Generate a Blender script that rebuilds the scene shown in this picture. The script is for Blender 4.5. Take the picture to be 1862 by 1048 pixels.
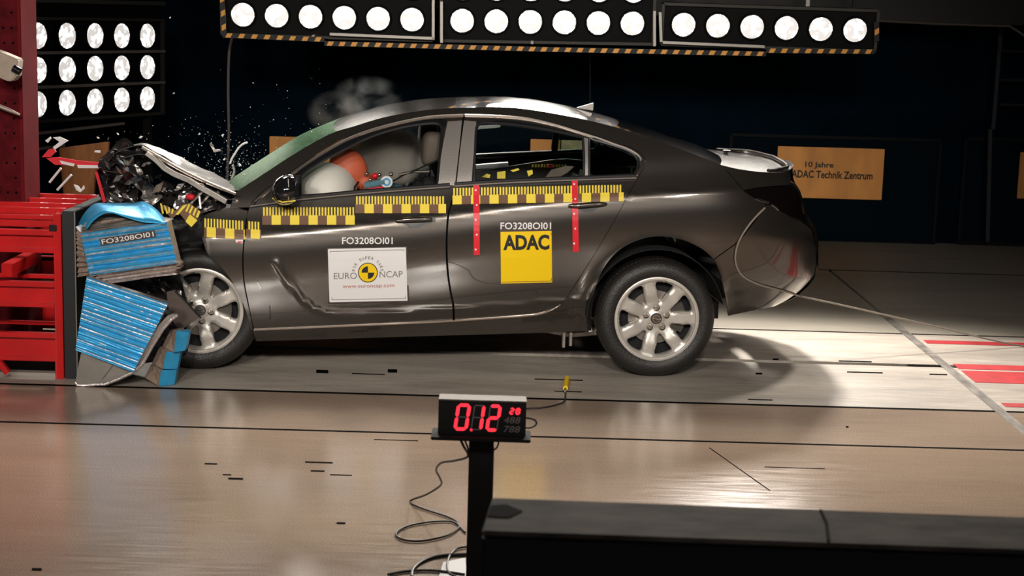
import bpy, bmesh, math, random
from mathutils import Vector, Matrix, noise
from mathutils.geometry import delaunay_2d_cdt
for o in list(bpy.data.objects): bpy.data.objects.remove(o)
SC = bpy.context.scene
COL = SC.collection
R = math.radians
# ------------------------------------------------------------------ camera
W, H, F = 1862, 1048, 2950.0
PITCH, ROLL = R(9.6), R(1.6)
CAM = Vector((0.0, -9.12, 2.042))
_f = Vector((0, math.cos(PITCH), -math.sin(PITCH)))
_u0 = Vector((0, math.sin(PITCH), math.cos(PITCH)))
_r0 = Vector((1, 0, 0))
_up = math.cos(ROLL) * _u0 - math.sin(ROLL) * _r0
_rt = math.cos(ROLL) * _r0 + math.sin(ROLL) * _u0
cd = bpy.data.cameras.new('camera'); cam = bpy.data.objects.new('camera', cd); COL.objects.link(cam)
m = Matrix((_rt, _up, -_f)).transposed().to_4x4(); m.translation = CAM
cam.matrix_world = m
cd.sensor_width = 36; cd.lens = 36 * F / W
cd.clip_start = 0.05; cd.clip_end = 100
cd.dof.use_dof = True; cd.dof.focus_distance = 9.3; cd.dof.aperture_fstop = 5.6
SC.camera = cam
# ------------------------------------------------------------------ world, exposure
wd = bpy.data.worlds.new('world'); SC.world = wd; wd.use_nodes = True
wd.node_tree.nodes['Background'].inputs[0].default_value = (0.10, 0.32, 0.60, 1)
wd.node_tree.nodes['Background'].inputs[1].default_value = 0.05
SC.view_settings.view_transform = 'Standard'
SC.view_settings.look = 'None'
SC.view_settings.exposure = 0.0
SC.view_settings.gamma = 1
SC.view_settings.use_curve_mapping = False
SC.cycles.use_denoising = True
SC.cycles.max_bounces = 6
SC.cycles.volume_bounces = 3
SC.cycles.transparent_max_bounces = 16
def ray(x, y): return _f + _rt * ((x - W / 2) / F) - _up * ((y - H / 2) / F)
def atY(x, y, Y):
    d = ray(x, y); return CAM + d * ((Y - CAM.y) / d.y)
def atZ(x, y, Z=0.0):
    d = ray(x, y); return CAM + d * ((Z - CAM.z) / d.z)
def spot(loc, target, power, color=(1, .93, .84), size=70, rad=.12, blend=.6, name='spot_light'):
    l = bpy.data.lights.new(name, 'SPOT'); l.energy = power; l.color = color
    l.spot_size = R(size); l.spot_blend = blend; l.shadow_soft_size = rad
    o = bpy.data.objects.new(name, l); COL.objects.link(o); o.location = loc
    o.rotation_euler = (Vector(target) - Vector(loc)).to_track_quat('-Z', 'Y').to_euler()
    return o
def area(loc, target, power, sx, sy, color=(1, .93, .84), name='area_light', spread=180):
    l = bpy.data.lights.new(name, 'AREA'); l.energy = power; l.color = color
    l.shape = 'RECTANGLE'; l.size = sx; l.size_y = sy; l.spread = R(spread)
    o = bpy.data.objects.new(name, l); COL.objects.link(o); o.location = loc
    o.rotation_euler = (Vector(target) - Vector(loc)).to_track_quat('-Z', 'Y').to_euler()
    return o
# the beams of the lamp rigs: behind the car, at the left, and above the camera side
YR = 3.3                                   # plane of the hanging rear rig
for (px, pw) in ((595, 60), (995, 160), (1400, 90)):      # the visible hanging banks
    p = atY(px, 20, YR); spot((p.x, YR - .12, p.z + .1), (p.x * .75 + .2, 0.6, 0.0), pw, size=75, rad=.35)
for X, pw in ((-2.6, 520), (-.6, 820)):                      # the ceiling banks behind the car
    spot((X, 2.65, 4.15), (X * .8, -2.2, 0), pw, size=95, rad=.35)
spot((1.75, 2.85, 2.75), (1.6, -1.2, 0), 1000, size=88, rad=.16, blend=.7)
spot((2.9, 2.6, 4.2), (2.5, .3, 0), 620, size=50, rad=.2, blend=.9)
spot((-2.4, 3.2, 1.6), (-1.2, 0.0, .8), 90, size=80, rad=.3)
for X, pw in ((-3.3, 620), (-1.2, 780), (0.9, 780), (3.0, 330)):   # the ceiling banks on the camera side
    spot((X, -7.5, 3.6), (X * .70, .3, .8), pw, size=44, rad=.3)

# ------------------------------------------------------------------ materials
def mat(name, col, rough=.5, metal=0.0, coat=0.0, coat_rough=.03, spec=.5, emis=None, estr=0.0, var=0.0, vscale=8.0, vstretch=(1, 1, 1), bump=0.0, bscale=60.0, rvar=0.0, alpha=1.0):
    mt = bpy.data.materials.new(name); mt.use_nodes = True
    nt = mt.node_tree; b = nt.nodes['Principled BSDF']; L = nt.links.new
    b.inputs['Base Color'].default_value = (*col, 1)
    b.inputs['Roughness'].default_value = rough; b.inputs['Metallic'].default_value = metal
    b.inputs['Coat Weight'].default_value = coat; b.inputs['Coat Roughness'].default_value = coat_rough
    b.inputs['Specular IOR Level'].default_value = spec
    if emis: b.inputs['Emission Color'].default_value = (*emis, 1); b.inputs['Emission Strength'].default_value = estr
    tc = nt.nodes.new('ShaderNodeTexCoord'); mp = nt.nodes.new('ShaderNodeMapping'); L(tc.outputs['Object'], mp.inputs[0])
    mp.inputs['Scale'].default_value = vstretch
    if var or rvar:
        n = nt.nodes.new('ShaderNodeTexNoise'); n.inputs['Scale'].default_value = vscale; n.inputs['Detail'].default_value = 7; L(mp.outputs[0], n.inputs['Vector'])
        if var:
            r = nt.nodes.new('ShaderNodeMapRange'); L(n.outputs[0], r.inputs[0]); r.inputs[1].default_value = .3; r.inputs[2].default_value = .7
            r.inputs[3].default_value = 1 - var; r.inputs[4].default_value = 1 + var
            mx = nt.nodes.new('ShaderNodeVectorMath'); mx.operation = 'SCALE'; mx.inputs[0].default_value = col; L(r.outputs[0], mx.inputs['Scale']); L(mx.outputs[0], b.inputs['Base Color'])
        if rvar:
            r = nt.nodes.new('ShaderNodeMapRange'); L(n.outputs[0], r.inputs[0]); r.inputs[1].default_value = .3; r.inputs[2].default_value = .7
            r.inputs[3].default_value = max(.02, rough - rvar); r.inputs[4].default_value = rough + rvar; L(r.outputs[0], b.inputs['Roughness'])
    if bump:
        n2 = nt.nodes.new('ShaderNodeTexNoise'); n2.inputs['Scale'].default_value = bscale; n2.inputs['Detail'].default_value = 4; L(tc.outputs['Object'], n2.inputs['Vector'])
        bp = nt.nodes.new('ShaderNodeBump'); bp.inputs['Strength'].default_value = bump; bp.inputs['Distance'].default_value = .01; L(n2.outputs[0], bp.inputs['Height']); L(bp.outputs[0], b.inputs['Normal'])
    return mt
def thin_glass(name, tint, refl_rough=.02, opaque=0.0, ocol=(.3, .4, .3), crack=False):
    mt = bpy.data.materials.new(name); mt.use_nodes = True; nt = mt.node_tree; nt.nodes.clear(); L = nt.links.new
    out = nt.nodes.new('ShaderNodeOutputMaterial'); tr = nt.nodes.new('ShaderNodeBsdfTransparent'); tr.inputs[0].default_value = (*tint, 1)
    gl = nt.nodes.new('ShaderNodeBsdfGlossy'); gl.inputs['Roughness'].default_value = refl_rough; gl.inputs[0].default_value = (.22, .26, .22, 1) if crack else (.9, .95, .92, 1)
    fr = nt.nodes.new('ShaderNodeFresnel'); fr.inputs[0].default_value = 1.5
    mx = nt.nodes.new('ShaderNodeMixShader'); L(fr.outputs[0], mx.inputs[0]); L(tr.outputs[0], mx.inputs[1]); L(gl.outputs[0], mx.inputs[2])
    last = mx
    if opaque:
        df = nt.nodes.new('ShaderNodeBsdfDiffuse'); m2 = nt.nodes.new('ShaderNodeMixShader'); m2.inputs[0].default_value = opaque
        df.inputs[0].default_value = (*ocol, 1)
        L(mx.outputs[0], m2.inputs[1]); L(df.outputs[0], m2.inputs[2]); last = m2
        if crack:
            tc = nt.nodes.new('ShaderNodeTexCoord'); v = nt.nodes.new('ShaderNodeTexVoronoi'); v.inputs['Scale'].default_value = 60; L(tc.outputs['Object'], v.inputs['Vector'])
            cr = nt.nodes.new('ShaderNodeValToRGB'); cr.color_ramp.elements[0].color = (ocol[0] * .35, ocol[1] * .4, ocol[2] * .35, 1); cr.color_ramp.elements[1].color = (min(1, ocol[0] * 2), min(1, ocol[1] * 1.8), min(1, ocol[2] * 2), 1)
            L(v.outputs['Color'], cr.inputs[0]); L(cr.outputs[0], df.inputs[0])
            bp = nt.nodes.new('ShaderNodeBump'); bp.inputs['Strength'].default_value = .6; L(v.outputs['Distance'], bp.inputs['Height']); L(bp.outputs[0], gl.inputs['Normal']); L(bp.outputs[0], df.inputs['Normal'])
    L(last.outputs[0], out.inputs[0]); return mt
M = {}
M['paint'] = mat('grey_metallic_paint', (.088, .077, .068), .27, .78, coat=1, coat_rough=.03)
M['paint_rough'] = mat('crumpled_grey_paint', (.045, .038, .033), .5, .0, coat=.12, coat_rough=.08, spec=.12, bump=.4, bscale=18)
M['paint_dimmed'] = mat('grey_paint_dimmed', (.045, .040, .036), .22, .5, coat=1)  # body paint darkened for roof and trunk lid, which the rig light washed out
M['pillar'] = mat('pillar_film', (.34, .31, .29), .4, .6, bump=.15, bscale=200)
M['black'] = mat('black_plastic', (.012, .012, .013), .4)
M['gloss_black'] = mat('gloss_black', (.01, .01, .012), .08, coat=1)
M['matte_black'] = mat('matte_black', (.006, .0065, .008), .85)
M['rubber'] = mat('tire_rubber', (.018, .016, .015), .45, bump=.3, bscale=120)
M['rim'] = mat('silver_alloy', (.62, .58, .53), .38, .45, var=.06, vscale=20)
M['rimdark'] = mat('dark_brake_steel', (.10, .09, .08), .45, .8)
M['disc'] = mat('brake_disc_steel', (.35, .32, .29), .35, .9)
M['chrome'] = mat('chrome_trim', (.75, .70, .66), .15, 1.0)
M['trim'] = mat('satin_trim', (.62, .54, .48), .25, .95)
M['glass'] = thin_glass('side_glass', (.95, .97, .96))
M['glassdark'] = thin_glass('tinted_quarter_glass', (.35, .5, .42))
M['shatter'] = thin_glass('shattered_green_glass', (.55, .75, .6), .3, .78, (.035, .080, .040), crack=True)
M['yellow'] = mat('yellow_tape', (.93, .72, .08), .5, spec=.3)
M['brown'] = mat('brown_tape', (.17, .085, .045), .5)
M['redtape'] = mat('red_tape', (.75, .015, .03), .4)
M['red'] = mat('red_enamel', (.62, .010, .012), .33, coat=.5, var=.15, vscale=5)
M['darkred'] = mat('dark_red_steel', (.10, .006, .010), .8, spec=.1, var=.35, vscale=14, bump=.2, bscale=80)
M['white'] = mat('white_print', (.82, .80, .80), .5)
M['stick_yellow'] = mat('yellow_sticker', (.93, .62, .0), .45)
M['blackprint'] = mat('black_print', (.01, .01, .01), .5)
M['greyprint'] = mat('grey_print', (.22, .20, .20), .5)
M['redprint'] = mat('red_print', (.45, .12, .10), .5)
M['brownprint'] = mat('brown_label', (.055, .035, .030), .5)
M['blue'] = mat('blue_cladding', (.05, .42, .78), .38, .3, var=.12, vscale=20, bump=.2, bscale=60)
M['alu'] = mat('aluminium_honeycomb', (.62, .56, .55), .35, .7, var=.3, vscale=50, bump=.5, bscale=90)
M['greyalu'] = mat('grey_aluminium_sheet', (.36, .33, .30), .4, .6, var=.12, vscale=9, bump=.25, bscale=20)
M['tan'] = mat('brown_foam', (.30, .22, .17), .8, var=.25, vscale=40, bump=.5, bscale=80)
M['wall'] = mat('black_blue_curtain', (.0014, .0068, .013), .9, spec=.02, var=.3, vscale=3)
M['board'] = mat('dark_wall_board', (.0012, .0055, .010), .7, spec=.04)
M['steel_dk'] = mat('dark_steel', (.018, .018, .019), .5, .4, spec=.3)
M['frame_grey'] = mat('grey_aluminium_frame', (.30, .28, .25), .45, .7)
M['lampblack'] = mat('lamp_black', (.0035, .004, .0045), .6, spec=.12)
M['hazard'] = mat('hazard_orange', (.80, .36, .04), .5)
M['cable'] = mat('cable_black', (.02, .017, .015), .5)
M['cable_tan'] = mat('cable_grey_tan', (.26, .22, .18), .5)
M['orange'] = mat('orange_board', (.80, .34, .08), .6, var=.2, vscale=5, vstretch=(1, 1, .3), emis=None)
M['cream'] = mat('cream_board', (.85, .62, .38), .6, var=.3, vscale=25)
M['airbag'] = mat('airbag_fabric', (.95, .88, .82), .8, bump=.3, bscale=14)
M['skin'] = mat('orange_dummy_skin', (.66, .13, .06), .55, var=.1, vscale=9)
M['teal'] = mat('teal_dummy_suit', (.10, .22, .28), .8)
M['seat'] = mat('dark_seat_fabric', (.012, .012, .013), .9)
M['headrest'] = mat('brown_grey_headrest', (.13, .10, .08), .7, var=.15, vscale=10)
M['cream_box'] = mat('beige_camera_body', (.42, .33, .26), .5, var=.15, vscale=15)
M['timer_top'] = mat('worn_metal_top', (.12, .10, .08), .6, .5)
M['slot'] = mat('floor_slot_black', (.004, .0035, .0035), .9, spec=.03)
M['floorred'] = mat('red_floor_paint', (.42, .02, .025), .5, var=.2, vscale=12)
M['taillamp'] = mat('dark_tail_lamp', (.006, .004, .004), .1, coat=1)
def floor_mat(name, col, rough, streak, bump):
    mt = bpy.data.materials.new(name); mt.use_nodes = True; nt = mt.node_tree; b = nt.nodes['Principled BSDF']; L = nt.links.new
    tc = nt.nodes.new('ShaderNodeTexCoord')
    def nz(scale, sc3, det=6, ro=.6):
        mp = nt.nodes.new('ShaderNodeMapping'); mp.inputs['Scale'].default_value = sc3; L(tc.outputs['Object'], mp.inputs[0])
        n = nt.nodes.new('ShaderNodeTexNoise'); n.inputs['Scale'].default_value = scale; n.inputs['Detail'].default_value = det; n.inputs['Roughness'].default_value = ro; L(mp.outputs[0], n.inputs['Vector']); return n
    a = nz(1.6, (.5, 2.4, 1)); c = nz(14, (.25, 3, 1), 8, .7); g = nz(170, (1, 1, 1), 2)
    def rng(n, lo, hi, a0=.3, a1=.7):
        r = nt.nodes.new('ShaderNodeMapRange'); L(n.outputs[0], r.inputs[0]); r.inputs[1].default_value = a0; r.inputs[2].default_value = a1; r.inputs[3].default_value = lo; r.inputs[4].default_value = hi; return r
    m1 = nt.nodes.new('ShaderNodeMath'); m1.operation = 'MULTIPLY'; L(rng(a, 1 - streak, 1 + streak).outputs[0], m1.inputs[0]); L(rng(c, 1 - streak, 1 + streak * .7).outputs[0], m1.inputs[1])
    m2 = nt.nodes.new('ShaderNodeMath'); m2.operation = 'MULTIPLY'; L(m1.outputs[0], m2.inputs[0]); L(rng(g, .68, 1.28).outputs[0], m2.inputs[1])
    v = nt.nodes.new('ShaderNodeVectorMath'); v.operation = 'SCALE'; v.inputs[0].default_value = col; L(m2.outputs[0], v.inputs['Scale']); L(v.outputs[0], b.inputs['Base Color'])
    L(rng(c, rough - .05, rough + .07).outputs[0], b.inputs['Roughness']); b.inputs['Specular IOR Level'].default_value = .5 if rough > .3 else .85
    bp = nt.nodes.new('ShaderNodeBump'); bp.inputs['Strength'].default_value = bump; bp.inputs['Distance'].default_value = .004; L(g.outputs[0], bp.inputs['Height']); L(bp.outputs[0], b.inputs['Normal'])
    return mt
M['epoxy'] = floor_mat('polished_epoxy_floor', (.38, .278, .205), .15, .07, .06)
M['strip'] = floor_mat('polished_strip_floor', (.36, .27, .205), .17, .08, .05)
M['track'] = floor_mat('worn_track_plates', (.40, .35, .30), .5, .30, .1)
M['backfloor'] = floor_mat('rear_floor', (.30, .27, .22), .5, .12, .1)
def lens_mat(name, strength):
    mt = bpy.data.materials.new(name); mt.use_nodes = True; nt = mt.node_tree; b = nt.nodes['Principled BSDF']; L = nt.links.new
    tc = nt.nodes.new('ShaderNodeTexCoord'); n = nt.nodes.new('ShaderNodeTexNoise'); n.inputs['Scale'].default_value = 22; n.inputs['Detail'].default_value = 2; L(tc.outputs['Object'], n.inputs['Vector'])
    r = nt.nodes.new('ShaderNodeMapRange'); L(n.outputs[0], r.inputs[0]); r.inputs[1].default_value = .49; r.inputs[2].default_value = .64; r.inputs[3].default_value = .60; r.inputs[4].default_value = strength
    b.inputs['Emission Color'].default_value = (1, .95, .90, 1); L(r.outputs[0], b.inputs['Emission Strength']); b.inputs['Roughness'].default_value = .2
    return mt
M['lens'] = lens_mat('lamp_lens_glow', 4.0)
M['lens_hot'] = lens_mat('lamp_lens_bright_glow', 12)
M['led'] = mat('red_led', (.5, .01, .02), .4, emis=(1, .03, .05), estr=1.6)
M['led_off'] = mat('unlit_led', (.26, .22, .22), .4)

# ------------------------------------------------------------------ object helpers
def link(name, me, material=None, parent=None, smooth=False):
    o = bpy.data.objects.new(name, me); COL.objects.link(o)
    if material is not None:
        for x in (material if isinstance(material, (list, tuple)) else [material]): me.materials.append(M[x] if isinstance(x, str) else x)
    if parent is not None: o.parent = parent
    if smooth: me.shade_smooth() if hasattr(me, 'shade_smooth') else [setattr(p, 'use_smooth', True) for p in me.polygons]
    return o
def tag(o, label=None, cat=None, group=None, kind=None):
    if label: o['label'] = label
    if cat: o['category'] = cat
    if group: o['group'] = group
    if kind: o['kind'] = kind
    return o
def empty(name, loc=(0, 0, 0), rz=0.0):
    o = bpy.data.objects.new(name, None); COL.objects.link(o); o.location = loc; o.rotation_euler = (0, 0, rz); o.empty_display_size = .1
    return o
class MB:
    def __init__(s): s.v = []; s.f = []; s.mi = []; s.cur = 0
    def add(s, vs, fs):
        b = len(s.v); s.v += [Vector(q) for q in vs]; s.f += [tuple(b + i for i in f) for f in fs]; s.mi += [s.cur] * len(fs); return s
    def box(s, a, b):
        x0, y0, z0 = a; x1, y1, z1 = b
        return s.add([(x0, y0, z0), (x1, y0, z0), (x1, y1, z0), (x0, y1, z0), (x0, y0, z1), (x1, y0, z1), (x1, y1, z1), (x0, y1, z1)],
                     [(0, 3, 2, 1), (4, 5, 6, 7), (0, 1, 5, 4), (1, 2, 6, 5), (2, 3, 7, 6), (3, 0, 4, 7)])
    def bar(s, p, q, w, h=None, upv=(0, 0, 1)):
        p = Vector(p); q = Vector(q); h = h or w; d = (q - p).normalized(); a = d.cross(Vector(upv))
        if a.length < 1e-4: a = d.cross(Vector((1, 0, 0)))
        a.normalize(); c = a.cross(d)
        vs = [e + a * sx * w / 2 + c * sy * h / 2 for e in (p, q) for sx, sy in ((-1, -1), (1, -1), (1, 1), (-1, 1))]
        return s.add(vs, [(0, 1, 2, 3), (7, 6, 5, 4), (0, 4, 5, 1), (1, 5, 6, 2), (2, 6, 7, 3), (3, 7, 4, 0)])
    def tube(s, pts, r, n=8, taper=None, caps=True):
        pts = [Vector(p) for p in pts]; rings = []; prev = None
        for i, p in enumerate(pts):
            d = (pts[min(i + 1, len(pts) - 1)] - pts[max(i - 1, 0)]).normalized()
            a = prev if prev is not None else (Vector((0, 0, 1)) if abs(d.z) < .9 else Vector((1, 0, 0)))
            a = (a - d * a.dot(d)).normalized(); prev = a; c = d.cross(a)
            rr = r if taper is None else r * taper[i]
            rings.append([p + (a * math.cos(2 * math.pi * k / n) + c * math.sin(2 * math.pi * k / n)) * rr for k in range(n)])
        vs = [q for rg in rings for q in rg]; fs = []
        for i in range(len(pts) - 1):
            for k in range(n): fs.append((i * n + k, i * n + (k + 1) % n, (i + 1) * n + (k + 1) % n, (i + 1) * n + k))
        if caps: fs.append(tuple(range(n))[::-1]); fs.append(tuple((len(pts) - 1) * n + k for k in range(n)))
        return s.add(vs, fs)
    def lathe(s, prof, c, axis='Y', n=48):      # prof: (r, a) along axis
        vs = []; fs = []
        for (r, a) in prof:
            for k in range(n):
                t = 2 * math.pi * k / n; x, y = r * math.cos(t), r * math.sin(t)
                vs.append(Vector(c) + (Vector((x, a, y)) if axis == 'Y' else Vector((x, y, a)) if axis == 'Z' else Vector((a, x, y))))
        for i in range(len(prof) - 1):
            for k in range(n): fs.append((i * n + k, (i + 1) * n + k, (i + 1) * n + (k + 1) % n, i * n + (k + 1) % n))
        return s.add(vs, fs)
    def ell(s, c, r, nu=20, nv=12, rot=None):
        vs = []; fs = []; rot = rot or Matrix.Identity(3)
        for j in range(nv + 1):
            ph = math.pi * j / nv
            for i in range(nu):
                t = 2 * math.pi * i / nu
                vs.append(Vector(c) + rot @ Vector((r[0] * math.sin(ph) * math.cos(t), r[1] * math.sin(ph) * math.sin(t), r[2] * math.cos(ph))))
        for j in range(nv):
            for i in range(nu): fs.append((j * nu + i, (j + 1) * nu + i, (j + 1) * nu + (i + 1) % nu, j * nu + (i + 1) % nu))
        return s.add(vs, fs)
    def prism(s, pts, d):                       # polygon of 3-D points extruded by vector d
        n = len(pts); d = Vector(d); pts = [Vector(p) for p in pts]
        return s.add(pts + [p + d for p in pts], [tuple(range(n)), tuple(range(2 * n - 1, n - 1, -1))] + [(i, i + n, (i + 1) % n + n, (i + 1) % n) for i in range(n)])
    def mesh(s, name):
        me = bpy.data.meshes.new(name); me.from_pydata(s.v, [], s.f); 
        me.update(); return me
    def build(s, name, material=None, parent=None, smooth=False, fix=True, bevel=0.0):
        me = s.mesh(name); o = link(name, me, material, parent, False)
        for p, k in zip(me.polygons, s.mi): p.material_index = k
        bm = bmesh.new(); bm.from_mesh(me)
        if fix: bmesh.ops.remove_doubles(bm, verts=bm.verts, dist=1e-5); bmesh.ops.recalc_face_normals(bm, faces=bm.faces)
        if bevel:
            es = [e for e in bm.edges if len(e.link_faces) == 2 and e.calc_face_angle(0) > .6]
            bmesh.ops.bevel(bm, geom=es, offset=bevel, segments=2, affect='EDGES', clamp_overlap=True)
        if smooth:
            for f in bm.faces: f.smooth = True
            for e in bm.edges:
                if len(e.link_faces) == 2 and e.calc_face_angle(0) > R(38): e.smooth = False
        bm.to_mesh(me); bm.free(); return o
def catmull(pts, k=6, closed=False, ang=38):
    """smooth a polyline (tuples) but keep sharp corners"""
    P = [Vector(p) for p in pts]; n = len(P); out = []
    def sharp(i):
        if not closed and i in (0, n - 1): return True
        a = P[i] - P[i - 1]; b = P[(i + 1) % n] - P[i]
        return a.length < 1e-9 or b.length < 1e-9 or a.angle(b) > R(ang)
    sh = [sharp(i) for i in range(n)]
    for i in range(n if closed else n - 1):
        p1, p2 = P[i], P[(i + 1) % n]
        p0 = p1 - (p2 - p1) if sh[i] else P[i - 1]
        p3 = p2 + (p2 - p1) if sh[(i + 1) % n] else P[(i + 2) % n]
        for j in range(k):
            t = j / k
            out.append(0.5 * ((2 * p1) + (p2 - p0) * t + (2 * p0 - 5 * p1 + 4 * p2 - p3) * t * t + (3 * p1 - p0 - 3 * p2 + p3) * t ** 3))
    if not closed: out.append(P[-1])
    return out
def interp(xs, ys, x):
    if x <= xs[0]: return ys[0]
    if x >= xs[-1]: return ys[-1]
    for i in range(len(xs) - 1):
        if x <= xs[i + 1]:
            t = (x - xs[i]) / (xs[i + 1] - xs[i])
            m0 = (ys[i + 1] - ys[max(i - 1, 0)]) / (xs[i + 1] - xs[max(i - 1, 0)]); j = min(i + 2, len(xs) - 1)
            m1 = (ys[j] - ys[i]) / (xs[j] - xs[i]); h = xs[i + 1] - xs[i]
            return (2 * t ** 3 - 3 * t * t + 1) * ys[i] + (t ** 3 - 2 * t * t + t) * h * m0 + (-2 * t ** 3 + 3 * t * t) * ys[i + 1] + (t ** 3 - t * t) * h * m1
def resample(pts, n):
    L = [0.0]
    for a, b in zip(pts, pts[1:]): L.append(L[-1] + (b - a).length)
    out = []; j = 0
    for i in range(n):
        d = L[-1] * i / (n - 1)
        while j < len(L) - 2 and L[j + 1] < d: j += 1
        t = (d - L[j]) / max(1e-9, L[j + 1] - L[j]); out.append(pts[j].lerp(pts[j + 1], min(1, max(0, t))))
    return out
def text_faces(s, size=1.0, align='CENTER', extr=0.0, shear=0.0, bold=0.0):
    cu = bpy.data.curves.new('t', 'FONT'); cu.body = s; cu.size = size; cu.align_x = align; cu.align_y = 'CENTER'; cu.extrude = extr; cu.shear = shear; cu.offset = bold; cu.resolution_u = 3
    o = bpy.data.objects.new('t', cu); COL.objects.link(o); dg = bpy.context.evaluated_depsgraph_get()
    me = bpy.data.meshes.new_from_object(o.evaluated_get(dg)); vs = [v.co.copy() for v in me.vertices]; fs = [tuple(p.vertices) for p in me.polygons]
    bpy.data.objects.remove(o); bpy.data.curves.remove(cu); bpy.data.meshes.remove(me)
    return vs, fs
def text_obj(s, width, mtx, material, parent=None, name='lettering', height=None, shear=0.0, bold=0.0, th=.001):
    """text scaled to a width, in the XY plane of mtx"""
    vs, fs = text_faces(s, extr=0, shear=shear, bold=bold)
    x0 = min(v.x for v in vs); x1 = max(v.x for v in vs); y0 = min(v.y for v in vs); y1 = max(v.y for v in vs)
    sx = width / (x1 - x0); sy = sx if height is None else height / (y1 - y0)
    mb = MB(); P = [mtx @ Vector(((v.x - (x0 + x1) / 2) * sx, (v.y - (y0 + y1) / 2) * sy, 0)) for v in vs]
    mb.add(P, fs); return mb.build(name, material, parent, fix=False)

# ------------------------------------------------------------------ the setting
def struct(o): o['kind'] = 'structure'; return o
XR0, XR1, YF, YB, ZC = -6.5, 7.5, -11.0, 6.2, 4.9
XJ = 2.65
def slab(x0, y0, x1, y1, material, name='floor'):
    g = .011; mb = MB().box((x0 + g, y0 + g, -.06), (x1 - g, y1 - g, 0)); return struct(mb.build(name, material, bevel=.002))
struct(MB().box((XR0 - .3, YF - .3, -.3), (XR1 + .3, YB + .3, -.075)).build('floor', 'slot'))
slab(XR0, YF, XR1, -1.40, 'epoxy'); slab(XR0, -1.40, XR1, -.60, 'strip')
slab(XR0, -.60, XJ, .515, 'track'); slab(XR0, .565, XJ, 1.55, 'track'); slab(XR0, 1.55, XJ, 4.3, 'backfloor')
slab(XJ, -.60, XR1, .515, 'track'); slab(XJ, .565, XR1, 1.55, 'track'); slab(XJ, 1.55, XR1, 4.3, 'backfloor')
slab(XR0, 4.3, XR1, YB, 'backfloor')
struct(MB().box((XR0, YB, -.06), (XR1, YB + .2, ZC)).build('wall_back', 'wall'))
struct(MB().box((XR0 - .2, YF, -.06), (XR0, YB + .2, ZC)).build('wall_left', 'wall'))
struct(MB().box((XR1, YF, -.06), (XR1 + .2, YB + .2, ZC)).build('wall_right', 'wall'))
struct(MB().box((XR0 - .2, YF, ZC), (XR1 + .2, YB + .2, ZC + .2)).build('ceiling', 'wall'))
# rail in the centre slot, joint plate with holes
struct(MB().box((XR0, .525, -.06), (XR1, .555, -.012)).build('trim_1', 'steel_dk'))
mb = MB(); mb.box((XJ - .03, -1.4, -.001), (XJ + .03, 2.25, .002)); struct(mb.build('trim_2', mat('joint_strip', (.20, .18, .16), .5, .3, var=.5, vscale=20, vstretch=(1, .3, 1))))
# red lines painted beyond the joint
def yfl(x, y): return atZ(x, y).y
for i, (px, ya, yb, xe) in enumerate(((1750, 627, 621, 3.9), (1790, 673, 664, XR1), (1800, 697, 676, XR1), (1842, 741, 734, XR1))):
    struct(MB().box((XJ + .06, yfl(px, ya), .0005), (xe, yfl(px, yb), .002)).build('trim_%d' % (3 + i), 'floorred'))
# small slots and scuffs let into the floor
sl = MB()
for (x0, x1, y, h) in ((575, 597, 676, 6), (705, 722, 675, 6), (640, 700, 680, 1.5), (470, 540, 711, 1.2), (972, 1060, 690, 1.5), (1008, 1058, 712, 1.3), (1360, 1405, 727, 1.5), (1374, 1386, 680, 3), (1405, 1416, 654, 3), (1525, 1585, 657, 2), (1540, 1605, 677, 2), (1650, 1720, 664, 1.5), (1690, 1722, 681, 2), (1538, 1543, 777, 3),
                       (555, 605, 841, 2.2), (565, 590, 857, 2), (372, 395, 844, 2), (415, 442, 871, 3), (405, 420, 864, 1.5), (612, 628, 952, 3), (58, 76, 1036, 4), (600, 640, 864, 1.2), (680, 760, 800, 1.0), (1390, 1500, 850, .8)):
    a = atZ(x0, y - h / 2); b = atZ(x1, y - h / 2 + (x1 - x0) * .028); c = atZ(x1, y + h / 2 + (x1 - x0) * .028); d = atZ(x0, y + h / 2)
    sl.prism([(q.x, q.y, .0012) for q in (a, b, c, d)], (0, 0, .0006))
struct(sl.build('trim_8', 'slot'))
a = atZ(1290, 815); b = atZ(1400, 893); struct(MB().bar((a.x, a.y, .001), (b.x, b.y, .001), .006, .001).build('trim_9', 'slot'))

# dark sealant in the long floor joints
for i, (y, w_) in enumerate(((-1.40, .026), (-.60, .036), (1.55, .030), (4.3, .03))):
    struct(MB().box((XR0, y - w_ / 2, -.03), (XR1, y + w_ / 2, .0008)).build('trim_%d' % (10 + i), 'slot'))
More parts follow.
